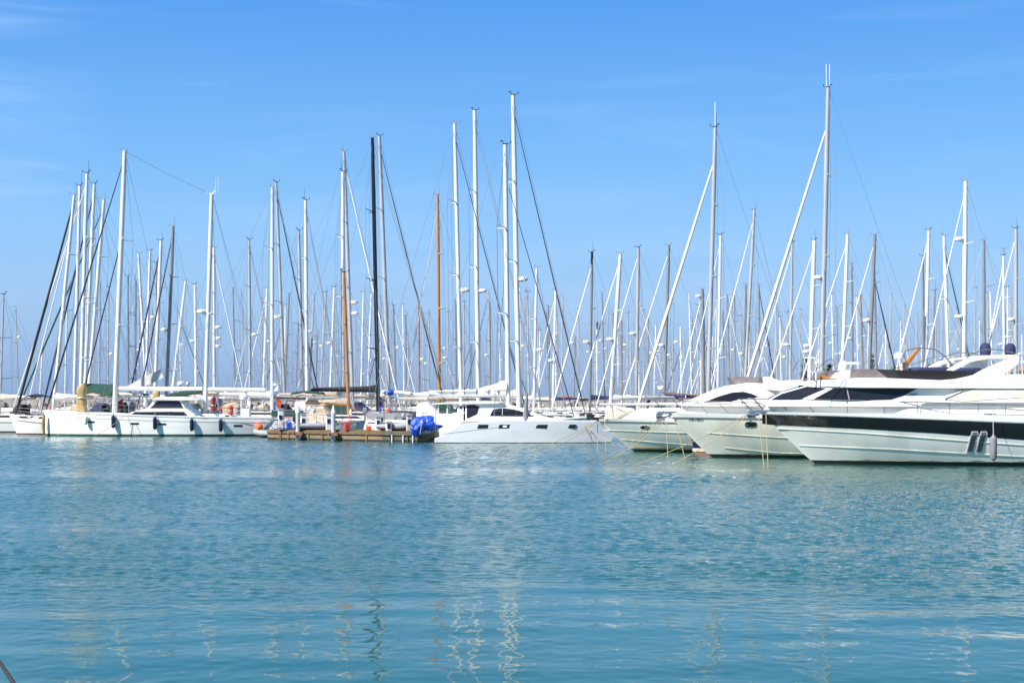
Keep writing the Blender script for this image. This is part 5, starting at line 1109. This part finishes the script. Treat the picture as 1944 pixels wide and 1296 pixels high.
    sides('wing_panel', 'gelcoat', t, P([(1745, 764), (1790, 752), (1840, 738), (1880, 732.5), (1944, 733), (2050, 738), (2260, 742), (2260, 764)]), wa, .06, .1)
    sides('canvas_cover', 'cloth_cream', t, P([(1792, 757), (1828, 742.5), (1864, 734.8), (1900, 734), (1950, 737.5), (2040, 744), (2040, 747), (1950, 753), (1827, 762)]), wa, .085, .03)
    g = MB()
    for sg in (-1, 1): g.tube([(x, sg * (wa(x, z) + .1), z) for x, z in P([(1792, 757), (1828, 742), (1864, 734.2), (1900, 733.5), (1950, 737), (2040, 743.5)])], .018, 5)
    g.build('cover_trim', 'plastic_grey', t)
    sides('canvas_cover', 'cloth_cream', t, P([(1878, 769.5), (1905, 762), (1944, 757.5), (2060, 754), (2060, 772), (1944, 778)]), lambda x, z: wf(x, z), .05, .03)
    # flybridge screen, seats, teak, steering station
    ws = lambda x, z: min(2.0, .45 + (x - P([(1556, 716)])[0][0]) * .5) + .12 * (z - 3.5)
    sides('front_screen', 'smoke_glass', t, P([(1624, 717), (1626, 699.5), (1668, 699.5), (1690, 717.5)]), ws, .0, .03)
    sides('side_screen', 'cloth_black', t, P([(1691, 718), (1669, 700), (1720, 702.5), (1800, 703.5), (1848, 706), (1846, 713), (1812, 720), (1785, 722)]), ws, .01, .04)
    q0 = P([(1553, 718), (1584, 702)]); g = MB(); (xa, za), (xb, zb) = q0
    g.add([(xa, -.3, za), (xa, .3, za), (xb, .7, zb), (xb, -.7, zb)], [(0, 1, 2, 3)]); g.add([(xa, -.3, za), (xb, -.7, zb), (xb + .5, -.95, zb), (xb + .55, -.95, za + .1)], [(0, 1, 2, 3)]); g.add([(xa, .3, za), (xb, .7, zb), (xb + .5, .95, zb), (xb + .55, .95, za + .1)], [(0, 1, 2, 3)]); g.build('wind_deflector', 'smoke_glass', t, smooth=False)
    MB().house(P([(1556, 718), (1577, 709.5), (1590, 716), (1624, 716.5), (1624, 719)]), lambda x, z: .9).build('dash_board', 'teak', t, smooth=False)
    MB().house(P([(1590, 717), (1600, 706), (1622, 702), (1640, 705), (1640, 718)]), lambda x, z: 1.0).build('helm_console', 'plastic_white', t, bevel=.05)
    for a, b, zt in ((1722, 1788, 699), (1790, 1845, 700)):
        x0, x1 = X(a, YC), X(b, YC); z1 = WZ(zt, YC); g = MB(); g.box(((x0 + x1) / 2, 0, z1 - .12), (x1 - x0, 2.6, .28)); g.build('sun_pad', 'cloth_navy', t, bevel=.1)
    MB().house(P([(1640, 715), (1652, 701), (1668, 701), (1674, 716)]), lambda x, z: .8).build('seat', 'cloth_cream', t, bevel=.05)
    # radar arch
    wr_ = lambda x, z: 2.0 - .12 * (z - 4)
    g = MB()
    leg = P([(1800, 702), (1838, 680.5), (1866, 674.5), (1936, 672.5), (1940, 677), (1938, 690), (1926, 699), (1903, 714), (1846, 714), (1866, 703), (1915, 681), (1880, 681.5), (1848, 687), (1812, 705)])
    for sg in (-1, 1):
        n = len(leg); vs = [(x, sg * wr_(x, z), z) for x, z in leg] + [(x, sg * (wr_(x, z) - .22), z) for x, z in leg]
        g.add(vs, [tuple(range(n)), tuple(range(2 * n - 1, n - 1, -1))] + [(i, n + i, n + (i + 1) % n, (i + 1) % n) for i in range(n)])
    (xa, za), (xb, zb) = P([(1868, 674.5), (1936, 672.5)]); g.box(((xa + xb) / 2, 0, (za + zb) / 2 - .06), (xb - xa, 3.8, .1))
    ar = g.build('radar_arch', 'gelcoat', t, bevel=.03)
    for px, yy in ((1870.5, -1.1), (1917.5, .2)):
        d = YC + yy; x = X(px, d); z0 = WZ(673.5, d); MB().lathe([(.2, -.02), (.2, .05), (.225, .06), (.228, .26), (.205, .36), (.15, .44), (.07, .48), (.01, .49)], (x, yy, z0), 18).build('satellite_dome', 'cloth_navy', ar)
    g = MB(); pts = [L.v(px, py, D + .9) for px, py in ((1835, 680), (1845, 671), (1870, 663), (1900, 664), (1925, 670))]; g.tube(pts, .022, 6); g.tube([(a, -b, c) for a, b, c in pts], .022, 6); g.build('arch_rail', 'rail_steel', t)
    g = MB(); p = L.v(1936, 687, D + 1); g.box((p[0] + .5, p[1], p[2]), (1.2, .5, .06)); g.build('light_bracket', 'gelcoat', t)
    # bimini tubes, white radar, varnished flag staff, antennas
    for dd in (D + .8, D + 4.4):
        MB().tube([L.v(px, py, dd) for px, py in ((1724, 702), (1719, 683), (1716, 671), (1722, 664), (1745, 660), (1775, 663), (1795, 677), (1812, 697), (1816, 707))], .022, 6).build('bimini_frame', 'rail_steel', t)
        MB().tube([L.v(px, py, dd) for px, py in ((1700, 699), (1738, 690), (1776, 676))], .014, 5).build('bimini_frame', 'rail_steel', t)
        MB().tube([L.v(px, py, dd) for px, py in ((1540, 722), (1549, 702), (1566, 686), (1578, 681), (1585, 688), (1574, 705))], .018, 5).build('bimini_frame', 'rail_steel', t)

    p = L.v(1707, 676, D + 2); g = MB(); g.lathe([(.15, -.1), (.2, -.08), (.21, .08), (.16, .12)], (p[0], p[1], p[2]), 16); g.tube([(p[0] + .08, p[1], p[2] - .1), (p[0] + .1, p[1], p[2] - .62)], .05, 6); g.build('radar_dome', 'plastic_white', t)
    a = L.v(1702, 711, D + 2.4); b = L.v(1746, 660, D + 2.4); A = Vector(a); B2 = Vector(b); g = MB().tube([A, A.lerp(B2, .25), A.lerp(B2, .8), B2], [.13, .13, .07, .05], 8, flat=.5); g.build('flag_staff', 'varnish', t)
    g = MB(); p = L.v(1601, 694, D + 2); g.lathe([(.1, -.3), (.18, -.2), (.22, .0), (.17, .14), (.03, .2)], p, 14); g.box((p[0] + .35, p[1], p[2] + .1), (.5, .4, .1)); g.build('satellite_dome', 'plastic_white', t)
    g = MB(); [g.tube([L.v(px, 722, D + 1.6), L.v(px, py, D + 1.6)], .028, 6) for px, py in ((1537, 672), (1549, 700))]; g.box((X(1537, D + 1.6), 1.6 - B / 2, WZ(679, D + 1.6)), (.45, .06, .05)); g.build('signal_mast', 'plastic_white', t)
    # bow rail, roller and anchor
    g = MB(); pts = []
    for px, ph in ((1425, 757), (1452, 756.8), (1496, 757.2), (1541, 757.8), (1619, 759.5), (1685, 761), (1745, 763), (1803, 764.8), (1857, 766.8), (1907, 768), (1980, 770), (2100, 774)):
        x = X(px); y = -max(.1, w(max(x, bx + .12), zd(x)) - .12); pts.append((x, y, max(zd(x), 2.05) + .02, z_(ph, D + .3)))
    for sg in (1, -1):
        g.tube([(x, sg * y, zt) for x, y, zb, zt in pts], .02, 6); g.tube([(x, sg * y, lerp(zb, zt, .45)) for x, y, zb, zt in pts[3:]], .008, 4)
        for i, (x, y, zb, zt) in enumerate(pts): g.tube([(x + (.45 if i < 4 else .02) * (1 if i else 1.2), sg * y, zb), (x, sg * y, zt)], .016, 5)
    x, y, zb, zt = pts[0]; g.tube([(x, y, zt), (x - .12, 0, zt), (x, -y, zt)], .02, 6); g.build('guard_rail', 'rail_steel', t)
    g = MB(); g.box((bx - .02, 0, 2.17), (1.1, .3, .12)); g.box((bx - .45, 0, 2.08), (.3, .26, .2)); g.build('bow_roller', 'steel', t, bevel=.02)
    g = MB(); g.tube([(bx - .1, 0, 2.05), (bx - .55, 0, 1.9)], .04, 6); g.add([(bx - .5, 0, 1.72), (bx - .2, -.24, 1.86), (bx - .62, 0, 1.98), (bx - .2, .24, 1.86), (bx - .3, 0, 1.98)], [(0, 1, 2), (0, 2, 3), (1, 4, 2), (2, 4, 3), (0, 3, 4, 1)]); g.build('anchor', 'steel', t, smooth=False)
    g = MB(); g.lathe([(.12, 0), (.1, .12), (.16, .2), (.05, .24)], (bx + 1.05, -.1, 2.16), 10); g.box((bx + .7, .2, 2.22), (.3, .12, .1)); g.build('windlass', 'steel', t)
    g = MB(); c = X(1879); g.box((c, -(w(c, 2) - .15), 2.06), (.5, .07, .07)); g.box((c, -(w(c, 2) - .15), 2.02), (.2, .07, .08)); g.build('cleat', 'steel', t)
    return w
w3 = big_yacht()
x = WX(1886, 55.7); add_fender(1886, 850, 55.55, 1.02, .135, 'plastic_grey', 'big pale grey fender beside the twin hull vents of the largest motor yacht', top=.95)

def text_mesh(body, size):
    cu = bpy.data.curves.new('marking', 'FONT'); cu.body = body; cu.size = size; cu.extrude = .004
    ob = bpy.data.objects.new('marking_source', cu); COL.objects.link(ob); dg = bpy.context.evaluated_depsgraph_get()
    me = bpy.data.meshes.new_from_object(ob.evaluated_get(dg)); bpy.data.objects.remove(ob); me.materials.clear(); return me
def mid_yacht():
    D = 63.1; B = 5.0; YC = D + B / 2; X0 = WX(1500, D); L = Loc(X0, YC)
    t = thing('motor_yacht', (X0, YC, 0), 'middle white motor yacht with registration marking and one rounded porthole near its bow', 'motor yacht', 'motor yachts moored side by side')
    bx = WX(1268, YC) - X0; wx = WX(1352, YC) - X0
    h, w, zd = motor_hull(t, L, B, bx, wx, 17.0, 2.02, 1.95, ['gelcoat_cream', 'antifoul', 'deck'], fl=.46)
    grime(w, wx + .5, bx + 13, h)
    X = lambda px, d=D + .4: WX(px, d) - X0; z_ = lambda py, d=D + .6: WZ(py, d); xr = bx + 16.6
    MB().band(w, bx + .03, xr, lambda x: zd(x) - .16, lambda x: zd(x) + .02, 50, 2, .02, .03).build('bulwark', 'gelcoat', t)
    MB().band(w, bx + .03, xr, lambda x: zd(x) - .205, lambda x: zd(x) - .165, 50, 1, .035, .05).build('rub_rail', 'plastic_grey', t)
    knuckle(w, X(1352), xr, pw([X(1352), X(1480), X(1700)], [z_(823.5), z_(831), z_(840)]), 'spray_rail', 'gelcoat_cream', t)
    knuckle(w, X(1385), xr, pw([X(1345), X(1480), X(1700)], [z_(848), z_(861), z_(866)]), 'spray_rail', 'gelcoat_cream', t, .05, .06)
    x = X(1428); z = z_(805.5)
    def rr(a, b, n=20, e=.55): return [(x + a * math.copysign(abs(cos(2 * pi * i / n)) ** e, cos(2 * pi * i / n)), z + b * math.copysign(abs(sin(2 * pi * i / n)) ** e, sin(2 * pi * i / n))) for i in range(n)]
    g = MB().panel(rr(.26, .135), w, .02, .04).build('porthole_frame', 'steel', t); sides('porthole', 'black_glass', g, rr(.22, .10), w, .03, .04)
    me = text_mesh('7 PM-1-105-12', .155); ox = X(1316); oz = z_(799.5)
    for v in me.vertices: px, pz = ox + v.co.x * .66, oz + v.co.y; v.co = (px, -(w(px, pz) + .012 + v.co.z), pz)
    me.materials.append(M['plastic_black']); o = bpy.data.objects.new('registration_marking', me); COL.objects.link(o); o.parent = h
    P = lambda pts, d=D + .9: L.poly(pts, d)
    wf = lambda x, z: max(.15, min(1.9, (x - bx) * .42 - .15)) - .2 * (z - 2)
    MB().houseg(P([(1290, 786), (1300, 775), (1330, 768), (1420, 765), (1900, 765), (1900, 790), (1290, 790)]), wf).build('foredeck_trunk', 'gelcoat', t, bevel=.06)
    wd = lambda x, z: min(1.85, .55 + (x - P([(1318, 764)])[0][0]) * .5) - .3 * (z - 2.4)
    dh = MB().houseg(P([(1300, 770), (1322, 758), (1355, 744), (1392, 731), (1420, 726.5), (1450, 727.5), (1500, 734), (1540, 734), (1900, 734), (1900, 770)]), wd).build('deckhouse', 'gelcoat', t, bevel=.05)
    sides('side_window', 'black_glass', dh, P([(1340, 763.5), (1366, 752.5), (1392, 744.5), (1412, 743), (1426, 747), (1439, 753), (1412, 756.5), (1385, 762.5)]), wd, .015, .03)
    sides('aft_window', 'smoke_glass', dh, P([(1454, 739), (1485, 742), (1499, 746.5), (1474, 750.5)]), wd, .015, .03)
    ws = lambda x, z: min(1.5, .4 + (x - P([(1390, 727)])[0][0]) * .9)
    sides('wind_screen', 'smoke_glass', t, P([(1393, 715), (1409, 714), (1449, 716), (1450, 727.5), (1400, 728)]), ws, 0, .03)
    MB().house(P([(1449, 728), (1453, 716), (1464, 714), (1482, 722), (1500, 733), (1452, 733)]), lambda x, z: 1.2).build('helm_console', 'plastic_white', t, bevel=.06)
    MB().house(P([(1488, 734), (1497, 721.5), (1524, 721), (1530, 728), (1530, 736)]), lambda x, z: 1.3).build('seat', 'plastic_white', t, bevel=.05)
    g = MB(); pts = []
    for px, ph in ((1252, 760), (1290, 760.5), (1330, 761), (1368, 762), (1410, 763), (1460, 764), (1520, 766)):
        x = X(px); y = -max(.1, w(max(x, bx + .12), zd(x)) - .1); pts.append((x, y, zd(x) + .02, z_(ph)))
    for sg in (1, -1):
        g.tube([(x, sg * y, zt) for x, y, zb, zt in pts], .018, 6); g.tube([(x + .25, sg * y, lerp(zb, zt, .5)) for x, y, zb, zt in pts[1:]], .01, 5)
        for x, y, zb, zt in pts: g.tube([(x + .5, sg * y, zb), (x, sg * y, zt)], .014, 5)
    x, y, zb, zt = pts[0]; g.tube([(x, y, zt), (x - .1, 0, zt), (x, -y, zt)], .018, 6); g.build('guard_rail', 'rail_steel', t)
    g = MB(); g.box((bx - .05, 0, 2.06), (.9, .3, .14)); g.box((bx - .4, 0, 1.96), (.3, .26, .2)); g.build('bow_roller', 'steel', t, bevel=.02)
    g = MB(); g.tube([(bx + .1, 0, 1.92), (bx - .45, 0, 1.78)], .04, 6); g.add([(bx - .5, 0, 1.6), (bx - .1, -.24, 1.75), (bx - .55, 0, 1.86), (bx - .1, .24, 1.75), (bx - .25, 0, 1.86)], [(0, 1, 2), (0, 2, 3), (1, 4, 2), (2, 4, 3), (0, 3, 4, 1)]); g.build('anchor', 'steel', t, smooth=False)
    return w
mid_yacht()
def small_yacht():
    D = 70.8; B = 4.6; YC = D + B / 2; X0 = WX(1330, D); L = Loc(X0, YC)
    t = thing('motor_yacht', (X0, YC, 0), 'smallest white motor yacht with a white canvas over its foredeck and one dark oval porthole', 'motor yacht', 'motor yachts moored side by side')
    bx = WX(1132, YC) - X0; wx = WX(1205, YC) - X0
    h, w, zd = motor_hull(t, L, B, bx, wx, 14.0, 1.68, 1.62, ['gelcoat_worn', 'antifoul', 'deck'], fl=.46)
    grime(w, wx + .5, bx + 13, h)
    X = lambda px, d=D + .5: WX(px, d) - X0; z_ = lambda py, d=D + .7: WZ(py, d); xr = bx + 13.6
    MB().band(w, bx + .03, xr, lambda x: zd(x) - .10, lambda x: zd(x) + .03, 50, 2, .02, .03).build('bulwark', 'gelcoat', t)
    MB().band(w, bx + .03, xr, lambda x: zd(x) - .14, lambda x: zd(x) - .105, 50, 1, .035, .05).build('rub_rail', 'plastic_grey', t)
    knuckle(w, X(1150), xr, pw([X(1150), X(1300), X(1500)], [z_(818), z_(822), z_(825)]), 'spray_rail', 'gelcoat_worn', t)
    knuckle(w, X(1185), xr, pw([X(1185), X(1310), X(1500)], [z_(836), z_(845), z_(848)]), 'spray_rail', 'gelcoat_worn', t)
    MB().band(w, bx + 1.9, xr, lambda x: .20, lambda x: .25, 40, 1, .008, .02).build('boot_stripe', 'plastic_yellow', t)
    x = X(1226); z = z_(811)
    g = MB().panel([(x + .24 * cos(2 * pi * i / 18), z + .095 * sin(2 * pi * i / 18)) for i in range(18)], w, .02, .04).build('porthole_frame', 'steel', t)
    sides('porthole', 'black_glass', g, [(x + .2 * cos(2 * pi * i / 18), z + .07 * sin(2 * pi * i / 18)) for i in range(18)], w, .03, .04)
    P = lambda pts, d=D + 1.0: L.poly(pts, d)
    wf = lambda x, z: max(.2, min(1.85, (x - bx) * .40 - .1)) - .35 * (z - 1.6)
    MB().houseg(P([(1160, 798), (1168, 792), (1185, 786), (1215, 778), (1245, 774), (1272, 774), (1320, 776), (1600, 776), (1600, 800), (1160, 800)]), wf).build('foredeck_cover', 'cloth_white', t, bevel=.12)
    MB().house(P([(1148, 797), (1152, 776), (1165, 772), (1200, 774), (1208, 780), (1180, 789), (1165, 798)], YC), lambda x, z: .5).build('covered_windlass', 'cloth_cream', t, bevel=.1)
    MB().houseg(P([(1330, 780), (1372, 760), (1420, 756), (1600, 756), (1600, 780)]), lambda x, z: min(1.5, .6 + .4 * (x - P([(1330, 780)])[0][0]))).build('deckhouse', 'gelcoat', t, bevel=.06)
    g = MB(); pts = []
    for px, ph in ((1122, 769), (1165, 769), (1208, 769.5), (1252, 769), (1300, 770), (1360, 771)):
        x = X(px); y = -max(.1, w(max(x, bx + .12), zd(x)) - .1); pts.append((x, y, zd(x) + .02, z_(ph)))
    for sg in (1, -1):
        g.tube([(x, sg * y, zt) for x, y, zb, zt in pts], .018, 6)
        for x, y, zb, zt in pts: g.tube([(x + .1, sg * y, zb), (x, sg * y, zt)], .014, 5)
    x, y, zb, zt = pts[0]; g.tube([(x, y, zt), (x - .1, 0, zt), (x, -y, zt)], .018, 6); g.build('guard_rail', 'rail_steel', t)
    g = MB(); g.box((bx - .05, 0, 1.72), (.9, .3, .12)); g.box((bx - .3, 0, 1.84), (.4, .26, .2)); g.build('bow_roller', 'plastic_black', t, bevel=.02)
    g = MB(); p0 = X(1206, YC); g.tube([(bx + .2, .3, WZ(768, YC)), (p0 + 2.4, .3, WZ(767, YC))], .07, 8); g.build('boat_hook_pole', 'mast_white', t)
    return w
small_yacht()
def navy_boat():
    D = 68.4; B = 2.1; YC = D + B / 2; X0 = WX(1420, D); L = Loc(X0, YC)
    t = thing('classic_launch', (X0, YC, 0), 'dark navy hulled classic launch with varnished deck squeezed between two white motor yachts', 'launch')
    bx = WX(1303, YC) - X0
    mb, w, zd = hull(B, lambda s: lerp(1.2, 1.78, s ** 1.5), lambda z: -bx - .42 + .42 * max(0, z) / 1.78, lambda z: -bx - 9.5, -1, .7, (.05, .4), 2.2, .42, boot=.12, mats=None)
    h = mb.build('hull', ['gelcoat_navy', 'mast_brown', 'teak'], t)
    MB().band(w, bx + .3, bx + 9, lambda x: .15, lambda x: .30, 30, 1, .01, .02).build('boot_stripe', 'cloth_cream', t)
    MB().band(w, bx + .02, bx + 9.3, lambda x: zd(x) - .02, lambda x: zd(x) + .12, 30, 1, .02, .06).build('cap_rail', 'varnish', t)
    MB().house([(bx + .7, 1.75), (bx + .9, 2.08), (bx + 2.4, 2.1), (bx + 2.6, 1.7)], lambda x, z: .75).build('deck_hatch', 'varnish', t, bevel=.04)
    MB().house([(bx + 3.2, 1.5), (bx + 3.8, 2.5), (bx + 6.5, 2.5), (bx + 7, 1.3)], lambda x, z: 1.0).build('wheelhouse', 'varnish', t, bevel=.04)
    g = MB(); a = (bx - 1.3, 0, WZ(744, YC)); b = (bx + 2.6, 0, WZ(758, YC)); g.tube([a, b], [.03, .05], 6); g.tube([(bx - .4, -.1, WZ(756, YC)), (bx + 3.5, -.6, WZ(761, YC))], .03, 6); [g.tube([(bx + .3 + u, -.5, 1.75), (bx + .2 + u, -.45, WZ(757 + u, YC))], .02, 5) for u in (0, 1, 2)]; g.build('pulpit_rail', 'mast_brown', t)
    g = MB(); g.lathe([(.1, 0), (.16, .05), (.12, .2), (.2, .26), (.05, .32)], (bx + .45, 0, 1.8), 10); g.build('windlass', 'steel', t)
navy_boat()
# ------------------------------------------------------------------ mooring ropes
def rope(pts, lab, m='rope_tan', r=.016, grp='mooring ropes in front of the bows'):
    o = Vector(pts[0]); t = tag(MB().tube([Vector(p) - o for p in pts], r, 5).build('mooring_rope', m), lab, 'rope', grp); t.location = o
def prope(a, da, b, db, lab, sg=.25, **k):
    rope(sag((WX(a[0], da), da, WZ(a[1], da)), (WX(b[0], db), db, WZ(b[1], db)), sg), lab, **k)
def wat(py): return CH * F / (py - HZ)
for a, da, b, lab in (((1134, 798), 74, (1002, 858), 'long rope slanting from the smallest motor yacht bow to the water before the catamaran'),
                      ((1133, 800), 74, (1030, 859), 'second slanting rope from the smallest motor yacht bow, just below the longest one'),
                      ((1255, 793), 65, (1110, 876), 'rope slanting from the middle motor yacht bow past the smallest bow into the water'),
                      ((1258, 795), 65, (1140, 875), 'rope slanting from the middle motor yacht bow across the smallest hull'),
                      ((1262, 798), 65, (1165, 868), 'short rope slanting from the middle motor yacht bow across the smallest hull'),
                      ((1424, 783), 58, (1201, 884), 'rope slanting from the largest motor yacht bow across two hulls to the water'),
                      ((1420, 787), 58, (1275, 882), 'rope slanting from the largest motor yacht bow over the navy launch')):
    prope(a, da, (b[0], b[1] + 0), wat(b[1]), lab, .12)
for a, da, b, lab in (((1134, 799), 73.6, (1134, 859), 'rope hanging straight down from the tip of the smallest motor yacht bow'), ((1148, 799), 71.6, (1149, 862), 'pale rope hanging down the forward side of the smallest motor yacht'),
                      ((1265, 802), 65, (1266, 873), 'rope hanging straight down from the tip of the middle motor yacht bow'), ((1280, 795), 64, (1299, 866), 'slack rope hanging aft of the middle motor yacht bow'),
                      ((1441, 790), 57.6, (1446, 880), 'thicker rope hanging straight down from the tip of the largest motor yacht bow'), ((1454, 785), 56.6, (1454, 882), 'rope hanging straight down just aft of the largest motor yacht bow')):
    d2 = wat(b[1]); rope([(WX(a[0], da), da, WZ(a[1], da)), (WX((a[0] + b[0]) / 2, da), lerp(da, da - .5, .5), WZ((a[1] + b[1]) / 2, da)), (WX(b[0], da), da - .5, -.1)], lab, r=.018)
for a, da, b, db, lab in (((1108, 806), 89, (1113, 833), 88.4, 'rope hanging from the catamaran bow towards the water'), ((1114, 808), 89, (1160, 838), 74, 'slack rope from the catamaran bow to the smallest motor yacht'),
                          ((815, 830), 90.6, (795, 834), 91, 'short stern rope from the catamaran to the dark pontoon end'), ((510, 818), 107.5, (540, 826), 98.6, 'stern rope from the ketch to the pontoon'),
                          ((103, 790), 107.6, (110, 826), 106.8, 'rope hanging down the ketch bow'), ((242, 788), 106.9, (256, 827), 106.7, 'rope hanging down the ketch side aft of the main mast'), ((236, 789), 106.9, (180, 827), 106.4, 'rope slanting forward along the ketch side')):
    prope(a, da, b, db, lab, .1, r=.02)
rope([(-6.6, 15.2, -.2), (-5.3, 13, .38), (-4.08, 11, .63), (-3.42, 9.5, .77), (-2.8, 8, .92), (-1.98, 6, 1.04), (-1.2, 4, 1.1)], 'dark wet rope crossing the near corner of the picture', 'rope_dark', .013, None)
